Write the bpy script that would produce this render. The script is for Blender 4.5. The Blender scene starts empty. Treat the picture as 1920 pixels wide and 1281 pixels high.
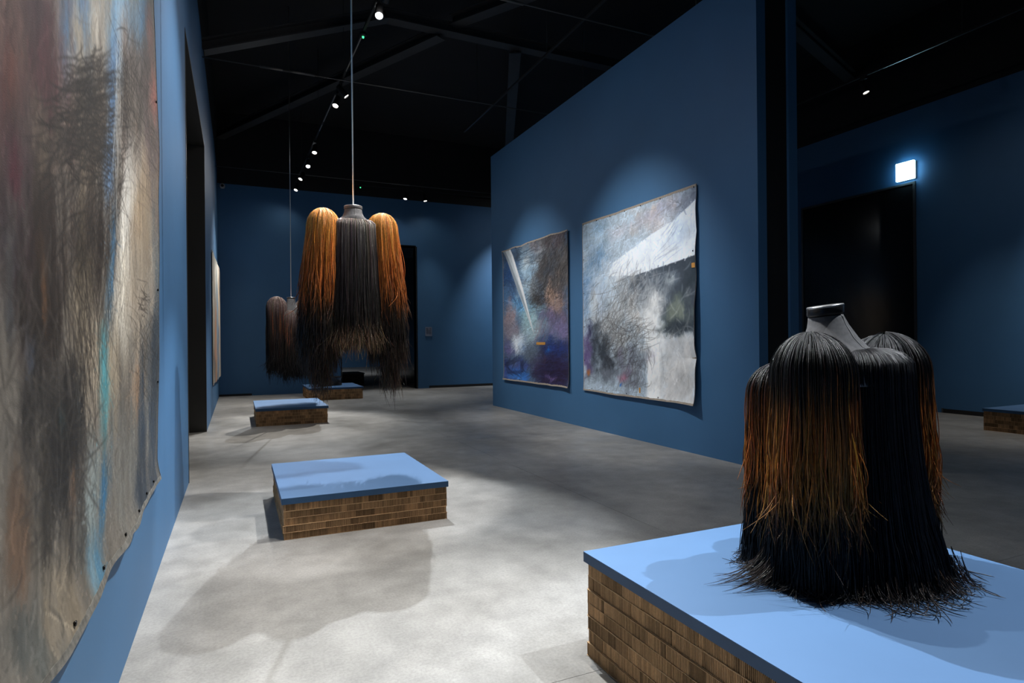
import bpy, bmesh, math, random
import numpy as np
from mathutils import Vector, Matrix

SC = bpy.context.scene
COL = SC.collection
rnd = random.Random(7)
rs = np.random.RandomState(11)
R = math.radians

# ------------------------------------------------------------------ camera
def make_camera():
    cd = bpy.data.cameras.new('camera')
    cam = bpy.data.objects.new('camera', cd); COL.objects.link(cam)
    yaw, pitch, roll = R(24.37), R(0.02), R(-0.53)
    Fw = Vector((math.sin(yaw), math.cos(yaw), 0)); Rt = Vector((math.cos(yaw), -math.sin(yaw), 0)); U = Vector((0, 0, 1))
    F2 = Fw*math.cos(pitch)+U*math.sin(pitch); U2 = U*math.cos(pitch)-Fw*math.sin(pitch)
    R3 = Rt*math.cos(roll)+U2*math.sin(roll); U3 = U2*math.cos(roll)-Rt*math.sin(roll)
    m = Matrix((R3, U3, -F2)).transposed().to_4x4()
    m.translation = Vector((0, 0, 1.4))
    cam.matrix_world = m
    cd.sensor_width = 36; cd.lens = 36*1136.5/1920; cd.clip_start = 0.05; cd.clip_end = 100
    SC.camera = cam
make_camera()

# ------------------------------------------------------------------ world, exposure
SC.view_settings.view_transform = 'Standard'; SC.view_settings.look = 'None'
SC.view_settings.gamma = 1; SC.view_settings.use_curve_mapping = False
SC.view_settings.exposure = 0.15
w = bpy.data.worlds.new('world'); SC.world = w; w.use_nodes = True
w.node_tree.nodes['Background'].inputs[0].default_value = (0.4, 0.5, 0.7, 1)
w.node_tree.nodes['Background'].inputs[1].default_value = 0.02

XL, XP, XR, YB, YN = -0.46, 5.12, 12.0, 18.0, -4.0
ZT = 5.85                                    # height of the lighting tracks
CEIL = 7.65

# every spotlight: lamp position, aim point, watts, cone degrees, blend, colour, visible lamp head
WARM = (1.0, 0.93, 0.84); NEUT = (1.0, 0.96, 0.92); COOL = (0.90, 0.95, 1.0)
FILL = .05
def TX(y): return 1.71-.0185*(y-7.85)            # the long track runs slightly askew
SPOTS = [
 # x, y, z, aim, W, cone, blend, colour, label
 (TX(7.85), 7.85, ZT, (0.95, 5.0, 0.9), 1100, 36, .4, COOL, 'black track spotlight at the top edge above the hanging orange bust'),
 (TX(10.60), 10.60, ZT, (5.12, 10.2, 1.6), 620, 54, 1, NEUT, 'black track spotlight turned to the partition, upper of the close pair on the long track'),
 (TX(11.10), 11.10, ZT, (-0.3, 8.6, 0.2), 360, 60, 1, WARM, 'black track spotlight turned to the floor, lower of the close pair on the long track'),
 (TX(14.0), 14.00, ZT, (0.9, 11.7, 1.0), 800, 40, .6, WARM, 'lit track spotlight, highest of the row of four bright lamps'),
 (TX(15.2), 15.20, ZT, (1.1, 11.3, 0.6), 700, 40, .6, COOL, 'brightest white track spotlight, second from the top of the row of four'),
 (TX(16.4), 16.40, ZT, (-0.46, 14.8, 1.9), 480, 66, 1, WARM, 'small lit track spotlight, third from the top of the row of four'),
 (TX(17.6), 17.60, ZT, (-0.3, 15.6, 1.2), 420, 66, 1, WARM, 'small lit track spotlight, lowest of the row of four by the far wall'),
 (4.53, 17.45, ZT, (3.2, 15.8, 0.6), 380, 60, .9, COOL, 'bright white spotlight left of the pair above the far doorway'),
 (5.10, 17.45, ZT, (5.8, 16.4, 0.0), 240, 65, 1, WARM, 'dim oval spotlight right of the pair above the far doorway'),
 (9.80, 6.95, ZT, (10.6, 5.2, 0.2), 260, 65, 1, WARM, 'lone lit track spotlight above the tall black door on the right'),
 (9.80, 4.45, ZT, (12.0, 3.6, 2.8), 460, 74, 1, NEUT, 'black cylinder spotlight at the top right corner of the photo'),
 # outside the picture
 (TX(4.5), 4.50, ZT, (2.15, 1.7, 0.8), 1150, 36, .4, COOL, 'black track spotlight nearest overhead on the long track'),
 (TX(2.4), 2.40, ZT, (-0.46, 2.6, 1.7), 820, 64, 1, NEUT, 'black track spotlight overhead turned to the large canvas on the left wall'),
 (TX(5.6), 5.60, ZT, (-0.46, 5.6, 2.6), 560, 60, 1, NEUT, 'black track spotlight overhead turned to the bare left wall'),
 (3.15, 4.20, ZT, (0.9, 5.4, 1.0), 850, 36, .4, NEUT, 'black track spotlight overhead turned to the hanging orange bust'),
 (4.45, 1.00, ZT, (2.15, 1.7, 0.8), 900, 36, .4, COOL, 'black track spotlight overhead behind the partition end'),
 (TX(7.0), 7.00, ZT, (5.12, 7.1, 1.6), 700, 54, 1, NEUT, 'black track spotlight overhead turned to the pale canvas'),
 (TX(3.5), 3.50, ZT, (0.5, 2.3, 0.0), 760, 52, .9, WARM, 'black track spotlight overhead turned down to the pale floor'),
 (TX(7.4), 7.40, ZT, (0.9, 11.9, 1.7), 620, 24, .6, NEUT, 'added unseen fill spotlight overhead turned to the grey brown bust'),  # fill lamp added to brighten the bust's front
 (8.20, 15.6, ZT, (8.2, 18.0, 2.9), 560, 64, 1, COOL, 'black track spotlight behind the partition turned to the far wall'),
 (3.60, 25.0, ZT, (3.4, 30.0, 0.0), 700, 80, 1, COOL, 'added unseen fill spotlight in the dim room beyond the far doorway'),  # added lamp, keeps the far room from going black
]
def spot_lamp(x, y, z, aim, W, cone, blend, col):
    ld = bpy.data.lights.new('spot', 'SPOT'); o = bpy.data.objects.new('spot_light', ld); COL.objects.link(o)
    d = (Vector(aim)-Vector((x, y, z))).normalized()
    o.location = Vector((x, y, z-0.14))+d*0.15
    o.rotation_euler = d.to_track_quat('-Z', 'Y').to_euler()
    ld.energy = W; ld.color = col; ld.spot_size = R(cone); ld.spot_blend = blend; ld.shadow_soft_size = 0.02
for s in SPOTS:
    spot_lamp(*s[:8])
    spot_lamp(*s[:4], s[4]*FILL, 150, 1, s[7])          # weak wide fill lamp added at each head, standing in for spill

# ------------------------------------------------------------------ helpers
def link(name, me, mat=None, parent=None):
    o = bpy.data.objects.new(name, me); COL.objects.link(o)
    if mat is not None and not me.materials: me.materials.append(mat)
    if parent is not None: o.parent = parent
    return o
def tag(o, label=None, cat=None, group=None, kind=None):
    if label: o['label'] = label
    if cat: o['category'] = cat
    if group: o['group'] = group
    if kind: o['kind'] = kind
    return o
def empty(name, loc, rz=0, **k):
    o = bpy.data.objects.new(name, None); COL.objects.link(o); o.location = loc; o.rotation_euler = (0, 0, rz)
    o.empty_display_size = .1
    return tag(o, **k)
class MB:
    def __init__(s): s.bm = bmesh.new()
    def box(s, x0, x1, y0, y1, z0, z1, bev=0):
        vs = [s.bm.verts.new(p) for p in ((x0,y0,z0),(x1,y0,z0),(x1,y1,z0),(x0,y1,z0),(x0,y0,z1),(x1,y0,z1),(x1,y1,z1),(x0,y1,z1))]
        fs = [s.bm.faces.new([vs[i] for i in f]) for f in ((3,2,1,0),(4,5,6,7),(0,1,5,4),(1,2,6,5),(2,3,7,6),(3,0,4,7))]
        if bev:
            es = list({e for f in fs for e in f.edges})
            bmesh.ops.bevel(s.bm, geom=es, offset=bev, segments=2, affect='EDGES')
        return s
    def tube(s, pts, r, n=8, cap=True):
        pts = [Vector(p) for p in pts]; rings = []
        for i, p in enumerate(pts):
            t = (pts[min(i+1, len(pts)-1)]-pts[max(i-1, 0)]).normalized()
            a = t.cross(Vector((0, 0, 1)) if abs(t.z) < .9 else Vector((1, 0, 0))).normalized(); b = t.cross(a)
            rr = r[i] if isinstance(r, (list, tuple)) else r
            rings.append([s.bm.verts.new(p+(a*math.cos(2*math.pi*k/n)+b*math.sin(2*math.pi*k/n))*rr) for k in range(n)])
        for A, B in zip(rings, rings[1:]):
            for k in range(n): s.bm.faces.new((A[k], A[(k+1) % n], B[(k+1) % n], B[k])).smooth = True
        if cap: s.bm.faces.new(rings[0][::-1]); s.bm.faces.new(rings[-1])
        return s
    def loft(s, rings, cap=True):
        R_ = [[s.bm.verts.new(p) for p in r] for r in rings]; n = len(R_[0])
        for A, B in zip(R_, R_[1:]):
            for k in range(n): s.bm.faces.new((A[k], A[(k+1) % n], B[(k+1) % n], B[k])).smooth = True
        if cap: s.bm.faces.new(R_[0][::-1]); s.bm.faces.new(R_[-1])
        return s
    def build(s, name, mat, parent=None):
        bmesh.ops.recalc_face_normals(s.bm, faces=s.bm.faces[:])
        me = bpy.data.meshes.new(name); s.bm.to_mesh(me); s.bm.free()
        return link(name, me, mat, parent)
def fast_mesh(name, V, F, col=None, mat=None, parent=None, smooth=True):
    """V (n,3) F (m,4) numpy -> object; col (n,3) point colour"""
    me = bpy.data.meshes.new(name); V = np.asarray(V, np.float32); F = np.asarray(F, np.int32)
    me.vertices.add(len(V)); me.vertices.foreach_set('co', V.ravel())
    k = F.shape[1]
    me.loops.add(F.size); me.loops.foreach_set('vertex_index', F.ravel())
    me.polygons.add(len(F)); me.polygons.foreach_set('loop_start', np.arange(len(F), dtype=np.int32)*k)
    me.update(calc_edges=True)
    me.polygons.foreach_set('use_smooth', np.full(len(F), smooth))
    if col is not None:
        a = me.color_attributes.new('tint', 'FLOAT_COLOR', 'POINT')
        c = np.ones((len(V), 4), np.float32); c[:, :3] = col; a.data.foreach_set('color', c.ravel())
    me.validate()
    return link(name, me, mat, parent)
def lin(c):
    c = np.asarray(c, float)/255.0
    return np.where(c <= .04045, c/12.92, ((c+.055)/1.055)**2.4)

# ------------------------------------------------------------------ materials
def mat(name, col=(.5,.5,.5), rough=.5, metal=0., spec=.5, attr=False, noise=None, bump=None, emit=None, coat=0.):
    m = bpy.data.materials.new(name); m.use_nodes = True; nt = m.node_tree; N = nt.nodes; L = nt.links
    b = N['Principled BSDF']; b.inputs['Roughness'].default_value = rough; b.inputs['Metallic'].default_value = metal
    b.inputs['Specular IOR Level'].default_value = spec; b.inputs['Base Color'].default_value = (*col, 1)
    b.inputs['Coat Weight'].default_value = coat
    tc = N.new('ShaderNodeTexCoord')
    src = None
    if attr:
        a = N.new('ShaderNodeAttribute'); a.attribute_name = 'tint'; src = a.outputs['Color']; L.new(src, b.inputs['Base Color'])
    if noise:                                   # scale, amount
        n = N.new('ShaderNodeTexNoise'); n.inputs['Scale'].default_value = noise[0]; n.inputs['Detail'].default_value = 6
        L.new(tc.outputs['Object'], n.inputs['Vector'])
        r = N.new('ShaderNodeMapRange'); r.inputs[1].default_value = .3; r.inputs[2].default_value = .7
        r.inputs[3].default_value = 1-noise[1]; r.inputs[4].default_value = 1+noise[1]
        L.new(n.outputs[0], r.inputs[0])
        mx = N.new('ShaderNodeVectorMath'); mx.operation = 'SCALE'
        if src is not None: L.new(src, mx.inputs[0])
        else: mx.inputs[0].default_value = col
        L.new(r.outputs[0], mx.inputs['Scale']); L.new(mx.outputs[0], b.inputs['Base Color'])
    if bump:                                    # scale, distance, strength
        n2 = N.new('ShaderNodeTexNoise'); n2.inputs['Scale'].default_value = bump[0]; n2.inputs['Detail'].default_value = 4
        L.new(tc.outputs['Object'], n2.inputs['Vector'])
        bp = N.new('ShaderNodeBump'); bp.inputs['Distance'].default_value = bump[1]; bp.inputs['Strength'].default_value = bump[2]
        L.new(n2.outputs[0], bp.inputs['Height']); L.new(bp.outputs[0], b.inputs['Normal'])
    if emit:
        b.inputs['Emission Color'].default_value = (*emit[0], 1); b.inputs['Emission Strength'].default_value = emit[1]
    return m
BLUE = (.047, .150, .310)
M = dict(
 blue=mat('blue_wall_paint', BLUE, .62, noise=(1.3, .05), bump=(180, .0006, .3)),
 board=mat('lit_blue_board_paint', (.095, .200, .385), .5, noise=(2.5, .04), bump=(220, .0004, .3)),  # wall blue lightened, the lamplight on the tops put into the colour
 boardedge=mat('shaded_blue_board_edge', (.02, .075, .17), .55, noise=(6, .1)),  # same blue darkened, shade on the board's sides put into the colour
 black=mat('black_paint', (.008, .008, .009), .7, noise=(3, .2)),
 ceil=mat('black_ceiling', (.010, .010, .0115), .8, noise=(.6, .3)),
 beam=mat('charcoal_steel', (.036, .036, .038), .6, noise=(2, .2)),
 rod=mat('thin_steel_rod', (.14, .135, .13), .5, metal=.6),
 chrome=mat('brushed_steel_rod', (.80, .79, .74), .28, metal=1.),
 track=mat('black_track', (.012, .012, .013), .45),
 strip=mat('bare_aluminium_strip', (.55, .53, .5), .35, metal=.8),
 lining=mat('dark_grey_metal_lining', (.034, .033, .030), .42, noise=(1.5, .12)),
 gloss=mat('glossy_black_panel', (.010, .011, .012), .16, spec=.6, noise=(1.0, .2)),
 frame=mat('grey_metal_edge', (.10, .10, .10), .35, metal=.5),
 neck=mat('grey_mannequin_cloth', (.13, .13, .135), .85, noise=(60, .18), bump=(500, .001, .5)),
 cap=mat('dark_cap', (.03, .03, .032), .3, metal=.5),
 rim=mat('silver_rim', (.45, .45, .46), .3, metal=.8),
 seam=mat('pale_seam_thread', (.30, .29, .29), .7),
 core=mat('black_cloth_core', (.004, .004, .004), .9),
 hair=mat('hair_strands', attr=True, rough=.30, spec=.35, noise=(90, .25), bump=(420, .003, .8)),
 softhair=mat('soft_hair_strands', attr=True, rough=.55, spec=.3, noise=(40, .25)),
 card=mat('honeycomb_cardboard', attr=True, rough=.85, spec=.2, noise=(120, .12)),
 paint=mat('painted_canvas', attr=True, rough=.6, spec=.3, bump=(260, .0012, .5)),
 canvas=mat('raw_canvas', (.36, .32, .27), .9, noise=(50, .2), bump=(600, .001, .6)),
  canvasdark=mat('grimy_canvas_edge', (.13, .13, .12), .9, noise=(30, .5), bump=(400, .002, .8)),
 tape=mat('ochre_tape', (.60, .30, .07), .6, noise=(30, .1)),
 pin=mat('dark_pin', (.02, .02, .02), .3, metal=.8),
 stand=mat('dark_wood_stand', (.022, .017, .016), .3, noise=(20, .2), coat=.4),
 label=mat('grey_wall_label', (.22, .27, .38), .5),
 labeltxt=mat('label_print', (.05, .06, .09), .6),
 white=mat('white_plastic', (.45, .45, .45), .4),
 sign=mat('exit_sign_face', (.8, .9, 1), .4, emit=((.42, .80, 1.0), 9)),
 green=mat('green_indicator', (.05, .5, .15), .4, emit=((.05, 1, .25), 3)),
)
def lampmat(i, col, s):
    return mat('lit_lamp_lens_%d' % i, (.9, .9, .9), .3, emit=(col, s))

def floor_mat():
    m = bpy.data.materials.new('polished_concrete'); m.use_nodes = True; nt = m.node_tree; N = nt.nodes; L = nt.links
    b = N['Principled BSDF']; tc = N.new('ShaderNodeTexCoord')
    def noise(scale, det, rough=.55, sx=1, sy=1):
        mp = N.new('ShaderNodeMapping'); mp.inputs['Scale'].default_value = (sx, sy, 1)
        L.new(tc.outputs['Object'], mp.inputs['Vector'])
        n = N.new('ShaderNodeTexNoise'); n.inputs['Scale'].default_value = scale; n.inputs['Detail'].default_value = det
        n.inputs['Roughness'].default_value = rough; L.new(mp.outputs[0], n.inputs['Vector']); return n.outputs[0]
    def ramp(src, pts):
        r = N.new('ShaderNodeValToRGB'); e = r.color_ramp.elements
        e[0].position, e[0].color = pts[0][0], (*pts[0][1], 1); e[1].position, e[1].color = pts[-1][0], (*pts[-1][1], 1)
        for p, c in pts[1:-1]:
            k = e.new(p); k.color = (*c, 1)
        L.new(src, r.inputs[0]); return r.outputs[0]
    def mul(a, c, f):
        x = N.new('ShaderNodeMix'); x.data_type = 'RGBA'; x.blend_type = 'MULTIPLY'; x.inputs[0].default_value = f
        L.new(a, x.inputs[6]); L.new(c, x.inputs[7]); return x.outputs[2]
    a = ramp(noise(.9, 7, .6, 1, .8), [(.30, (.22, .215, .20)), (.48, (.33, .325, .31)), (.68, (.43, .425, .41))])
    c = ramp(noise(5, 6, .6), [(.3, (.78, .78, .78)), (.7, (1.1, 1.1, 1.1))])
    d = ramp(noise(70, 5, .7), [(.35, (.80, .80, .80)), (.6, (1.04, 1.04, 1.04))])
    col = mul(mul(a, c, 1), d, 1); L.new(col, b.inputs['Base Color'])
    r = ramp(noise(1.6, 5, .6), [(.3, (.30,)*3), (.7, (.48,)*3)]); L.new(r, b.inputs['Roughness'])
    b.inputs['Specular IOR Level'].default_value = .45
    bp = N.new('ShaderNodeBump'); bp.inputs['Strength'].default_value = .15; bp.inputs['Distance'].default_value = .002
    L.new(noise(35, 6, .6), bp.inputs['Height']); L.new(bp.outputs[0], b.inputs['Normal'])
    return m
M['floor'] = floor_mat()

# ------------------------------------------------------------------ setting
def struct(name, mb, m, parent=None):
    o = mb.build(name, m, parent)
    if parent is None: o['kind'] = 'structure'
    return o
fl = struct('floor', MB().box(-3.2, 12.6, YN-.3, 37, -.12, -.006), M['black'])
XJ = [-3.2, -1.75, 2.83, 7.4, 12.6]; YJ = [YN-.3, 2.2, 8.2, 14.2, 20.2, 26, 37]
for i in range(len(XJ)-1):
    for j in range(len(YJ)-1):
        MB().box(XJ[i]+.0012, XJ[i+1]-.0012, YJ[j]+.0012, YJ[j+1]-.0012, -.006, 0).build('floor_slab', M['floor'], fl)
struct('ceiling', MB().box(-3.2, 12.6, YN-.3, 37, CEIL, CEIL+.1), M['ceil'])
# left wall with its tall doorway (Y 6.95-10.9, 4.6 high)
LW = 6.1; DY0, DY1, DZ = 6.95, 10.9, 4.6
struct('wall_left', MB().box(XL-.54, XL, YN, DY0, 0, LW).box(XL-.54, XL, DY1, YB, 0, LW).box(XL-.54, XL, DY0, DY1, DZ, LW), M['blue'])
struct('wall_left_upper', MB().box(XL-.54, XL-.004, YN, YB, LW, CEIL), M['black'])
d1 = tag(MB().box(XL-1.3, XL+.002, DY1-.012, DY1+.02, 0, DZ).build('door_1', M['lining']), kind='structure')
MB().box(XL-1.3, XL+.002, DY0-.02, DY0+.012, 0, DZ).build('jamb_lining', M['lining'], d1)
MB().box(XL-1.3, XL+.002, DY0, DY1, DZ-.012, DZ+.02).build('head_lining', M['lining'], d1)
MB().box(XL-.004, XL+.005, DY0-.012, DY0+.004, 0, DZ).build('edge_strip', M['frame'], d1)
struct('wall_passage', MB().box(-3.2, -3.1, 4, 14, 0, CEIL).box(-3.1, XL-1.3, DY0-.4, DY0-.3, 0, CEIL).box(-3.1, XL-1.3, DY1+.3, DY1+.4, 0, CEIL)
       .box(-3.1, XL-.54, DY0-.4, DY1+.4, DZ+.02, DZ+.2), M['black'])
# back wall with doorway
BX0, BX1, BZ = 2.75, 4.97, 4.32; BH = 5.72
struct('wall_back', MB().box(XL-.54, BX0, YB, YB+.3, 0, BH).box(BX1, XR+.3, YB, YB+.3, 0, BH).box(BX0, BX1, YB, YB+.3, BZ, BH), M['blue'])
struct('wall_back_upper', MB().box(XL-.54, XR+.3, YB+.004, YB+.3, BH, CEIL), M['black'])
d2 = tag(MB().box(BX1, BX1+.03, YB-.004, 20.4, 0, BZ).build('door_2', M['gloss']), kind='structure')
MB().box(BX0-.03, BX0, YB-.004, 20.4, 0, BZ).build('jamb_lining', M['gloss'], d2)
MB().box(BX0, BX1, YB-.004, 20.4, BZ, BZ+.03).build('head_lining', M['gloss'], d2)
MB().box(BX1-.006, BX1+.004, YB-.008, YB-.002, 0, BZ).build('edge_strip', M['frame'], d2)
struct('wall_beyond', MB().box(-3.2, 12.6, 36, 36.2, 0, CEIL), M['blue'])
# right wall
RH = 5.86
struct('wall_right', MB().box(XR, XR+.3, YN, YB+.3, 0, RH), M['blue'])
struct('wall_right_upper', MB().box(XR+.004, XR+.3, YN, YB+.3, RH, CEIL), M['black'])
d3 = tag(MB().box(XR-.012, XR-.002, 7.50, 10.02, .01, 4.40).build('door_3', M['gloss']), kind='structure')
fb = MB().box(XR-.03, XR, 7.455, 7.50, 0, 4.44).box(XR-.03, XR, 10.02, 10.06, 0, 4.44).box(XR-.03, XR, 7.50, 10.02, 4.40, 4.44)
fb.build('door_frame', M['frame'], d3)
struct('wall_near', MB().box(XL-.54, XR+.3, YN-.3, YN, 0, CEIL), M['blue'])
struct('wall_beyond_side', MB().box(-3.2, -3.1, YB+.3, 36, 0, CEIL).box(12.5, 12.6, YB+.3, 36, 0, CEIL), M['black'])
# partition: two blue skins with a dark slot between them
PH, PY0, PY1 = 5.48, 4.85, 12.35
pt = struct('wall_partition', MB().box(XP, XP+.13, PY0, PY1, 0, PH, ).box(XP+.13, XP+.47, PY1-.1, PY1, 0, PH), M['blue'])
MB().box(XP+.47, XP+.60, PY0, PY1, 0, PH).build('rear_skin', M['blue'], pt)
MB().box(XP+.13, XP+.47, PY0+.03, PY1-.1, 0, PH-.01).build('slot_shade_fill', M['black'], pt)  # black block over the blue inner face, the slot's shade as colour
# dark skirting slots
struct('baseboard_back', MB().box(XL, .35, YB-.012, YB, 0, .055).box(5.35, XR, YB-.012, YB, 0, .075), M['black'])
struct('baseboard_right', MB().box(XR-.012, XR, 5.3, 7.0, 0, .075), M['black'])
struct('trim_1', MB().box(XR-.014, XR, 6.99, 7.02, 0, .085), M['frame'])

# ceiling steelwork
def beam(p, q, w_, h_, name='ceiling_beam', m='beam', label=None):
    p, q = Vector(p), Vector(q); d = (q-p).normalized(); s_ = d.cross(Vector((0, 0, 1))).normalized()*w_/2; u = s_.cross(d).normalized()*h_/2
    mb = MB()
    def slab(su, sv, cu, cv):                       # I-section out of three slabs
        a = [p+cu+cv+x for x in (-su-sv, su-sv, su+sv, -su+sv)]; b_ = [q+cu+cv+x for x in (-su-sv, su-sv, su+sv, -su+sv)]
        mb.loft([a, b_])
    z = Vector((0, 0, 0))
    slab(s_, u*.12, z, u*.9); slab(s_, u*.12, z, -u*.9); slab(s_*.14, u*.8, z, z)
    o = mb.build(name, M[m]); tag(o, label, 'beam', 'steel ceiling beams')
    for f in o.data.polygons: f.use_smooth = False
    return o
beam((XL, 10.45, 5.98), (2.4, 10.45, 7.08), .22, .18, label='sloping dark steel beam rising from the top of the left wall')
beam((2.3, 10.45, 7.08), (7.6, 10.45, 7.05), .22, .18, label='level dark steel beam crossing the ceiling toward the partition')
beam((3.4, 10.5, 7.0), (-.4, 18.0, 7.0), .22, .18, label='slanting dark steel brace running back over the row of spotlights')
beam((4.88, 10.5, 7.0), (7.2, 16.0, 7.0), .22, .18, label='dark steel brace running back beside the partition top')
beam((3.6, 10.4, 7.2), (5.4, 7.6, 7.2), .22, .18, label='short dark steel brace at the top edge above the partition')
beam((8.6, 7.6, 7.0), (11.98, 8.8, 7.0), .22, .18, label='dark steel beam behind the partition end, above the exit sign')
def rod(y, x0, x1, i, lab):
    t = empty('tie_rod', (x0, y, ZT), label=lab, cat='rod', group='tie rods under the ceiling')
    MB().tube([(0, 0, 0), (x1-x0, 0, 0)], .010, 6).build('rod', M['rod'], t)
    MB().tube([(x1-x0-.02, 0, 0), (x1-x0-.02, 0, CEIL-ZT)], .008, 6).build('end_hanger', M['rod'], t)
    for fx in ((.12, .17) if i == 0 else (.5,)):
        MB().tube([((x1-x0)*fx, 0, 0), ((x1-x0)*fx+.5, 0, 0)], .020, 8).build('turnbuckle', M['rod'], t)
rod(10.5, XL, 6.4, 0, 'thin steel tie rod from the left wall over the tilted pair of spotlights')
rod(7.2, XL, 6.4, 1, 'thin steel tie rod at the top edge ending behind the partition top')
rod(16.8, XL, 8.4, 2, 'thin steel tie rod farthest back, just above the far wall')

# tracks and spotlights
def track(x, y0, y1, label, strips=(), rz=0):
    t = empty('light_track', (x, y0, ZT+.03), rz, label=label, cat='track', group='lighting tracks')
    MB().box(-.018, .018, 0, y1-y0, 0, .035, .004).build('rail', M['track'], t)
    for a, b in strips: MB().box(-.007, .007, a-y0, b-y0, -.004, 0).build('contact_strip', M['strip'], t)
    for k in range(int((y1-y0)/3)+1):
        yy = min(.4+3*k, y1-y0-.1)
        MB().tube([(0, yy, .035), (0, yy, CEIL-ZT-.03)], .004, 6).build('suspension_wire', M['track'], t)
track(TX(1.0), 1.0, 17.8, 'long black lighting track hanging over the hanging busts', [(7.2, 8.1), (9.0, 10.2), (11.2, 12.7), (12.9, 13.3)], rz=math.atan(.0185))
track(4.45, -1.0, 12.2, 'black lighting track running close beside the partition top')
track(9.80, -1.0, 12.0, 'black lighting track behind the partition, toward the exit sign', [(5.6, 6.6)])
track(3.6, 23.5, 27.0, 'short black lighting track carrying the added fill spotlight beyond the far doorway')
track(8.2, 12.8, 17.0, 'black lighting track behind the far end of the partition')
tx = empty('light_track', (3.0, 17.45, ZT+.03), label='short black lighting track above the far doorway', cat='track', group='lighting tracks')
MB().box(0, 5.6, -.018, .018, 0, .035, .004).build('rail', M['track'], tx)
MB().tube([(1.1, 0, .035), (1.1, 0, CEIL-ZT-.03)], .004, 6).build('suspension_wire', M['track'], tx)
MB().tube([(4.6, 0, .035), (4.6, 0, CEIL-ZT-.03)], .004, 6).build('suspension_wire', M['track'], tx)
tz = empty('light_track', (3.15, 3.6, ZT+.03), label='short black lighting track overhead in front of the hanging bust', cat='track', group='lighting tracks')
MB().box(-.018, .018, 0, 1.2, 0, .035, .004).build('rail', M['track'], tz)
MB().tube([(0, .6, .035), (0, .6, CEIL-ZT-.03)], .004, 6).build('suspension_wire', M['track'], tz)

def spotlight(i, x, y, z, aim, W, cone, blend, col, label):
    t = empty('track_spotlight', (x, y, z), label=label, cat='spotlight', group='spotlights on the ceiling tracks')
    d = (Vector(aim)-Vector((x, y, z))).normalized(); c = Vector((0, 0, -.14))
    MB().box(-.02, .02, -.06, .06, -.02, .0292, .003).build('track_adapter', M['track'], t)
    MB().tube([(0, 0, -.02), (0, 0, -.10)], .009, 8).build('yoke', M['track'], t)
    hs = MB().tube([c-d*.10, c-d*.095, c+d*.115, c+d*.12], [.040, .047, .050, .050], 20, cap=False).build('housing', M['track'], t)
    MB().tube([c-d*.098, c-d*.094], [.041, .041], 20).build('back_plate', M['track'], hs)
    MB().tube([c+d*.100, c+d*.104], [.047, .047], 24).build('lens', lampmat(i, col, 14 if W > 150 else 8), hs)
for i, s in enumerate(SPOTS): spotlight(i, *s)

# smoke detectors with green lights, camera, cctv, exit sign, label
def detector(x, y, label):
    t = empty('smoke_detector', (x, y, ZT-.0), label=label, cat='detector', group='small detectors with green lights')
    MB().tube([(0, 0, .03), (0, 0, .0), (0, 0, -.02)], [.05, .055, .03], 16).build('housing', M['track'], t)
    MB().tube([(0, 0, -.016), (0, 0, -.04)], [.016, .012], 10).build('indicator_light', M['green'], t)
detector(TX(8.85), 8.85, 'tiny green lit detector at the top, beside the rod of the orange bust')
detector(3.22, 17.45, 'tiny green lit detector above the far wall, left of the far spotlights')
t = empty('security_camera', (-.33, 17.9, 5.62), label='small white dome security camera high in the far left corner', cat='camera')
MB().box(-.05, .05, -.02, .1, -.04, .05, .01).build('bracket', M['white'], t)
MB().tube([(0, -.02, 0), (0, -.07, -.01), (0, -.15, -.02), (0, -.17, -.02)], [.04, .065, .065, .05], 16).build('housing', M['white'], t)
MB().tube([(0, -.165, -.02), (0, -.185, -.02)], [.042, .03], 14).build('camera_lens', M['cap'], t)
t = empty('exit_sign', (XR-.06, 7.60, 4.66), label='glowing white blue exit sign above the tall black door', cat='sign')
MB().box(.0, .06, -.17, .17, -.17, .17, .005).build('housing', M['white'], t)
MB().box(-.06, .0, -.175, .175, -.175, .175, .006).build('lit_panel', M['sign'], t)
t = empty('wall_label', (5.345, YB-.01, 1.735), label='small grey information label on the far wall right of the doorway', cat='label')
MB().box(-.105, .105, -.008, .008, -.14, .14, .002).build('plate', M['label'], t)
tb = MB()
for k in range(9): tb.box(-.085, -.008, -.0095, -.0085, .10-k*.022, .108-k*.022).box(.008, .085, -.0095, -.0085, .10-k*.022, .108-k*.022)
tag(tb.build('printed_text', M['labeltxt'], t), kind='stuff')
t = empty('wall_label', (BX1-.008, 20.36, 1.81), label='pale upright label inside the far doorway on its dark side panel', cat='label')
MB().box(-.004, .004, -.09, .02, -.2, .2, .001).build('plate', M['label'], t)
t = empty('dark_plinth', (3.62, 21.5, 0), label='low black plinth on the floor beyond the far doorway', cat='plinth')
MB().box(-.7, .36, -.3, .9, 0, .33, .004).build('body', M['black'], t)
MB().box(-.72, .38, -.32, .92, .33, .37, .004).build('top_board', M['lining'], t)

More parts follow.
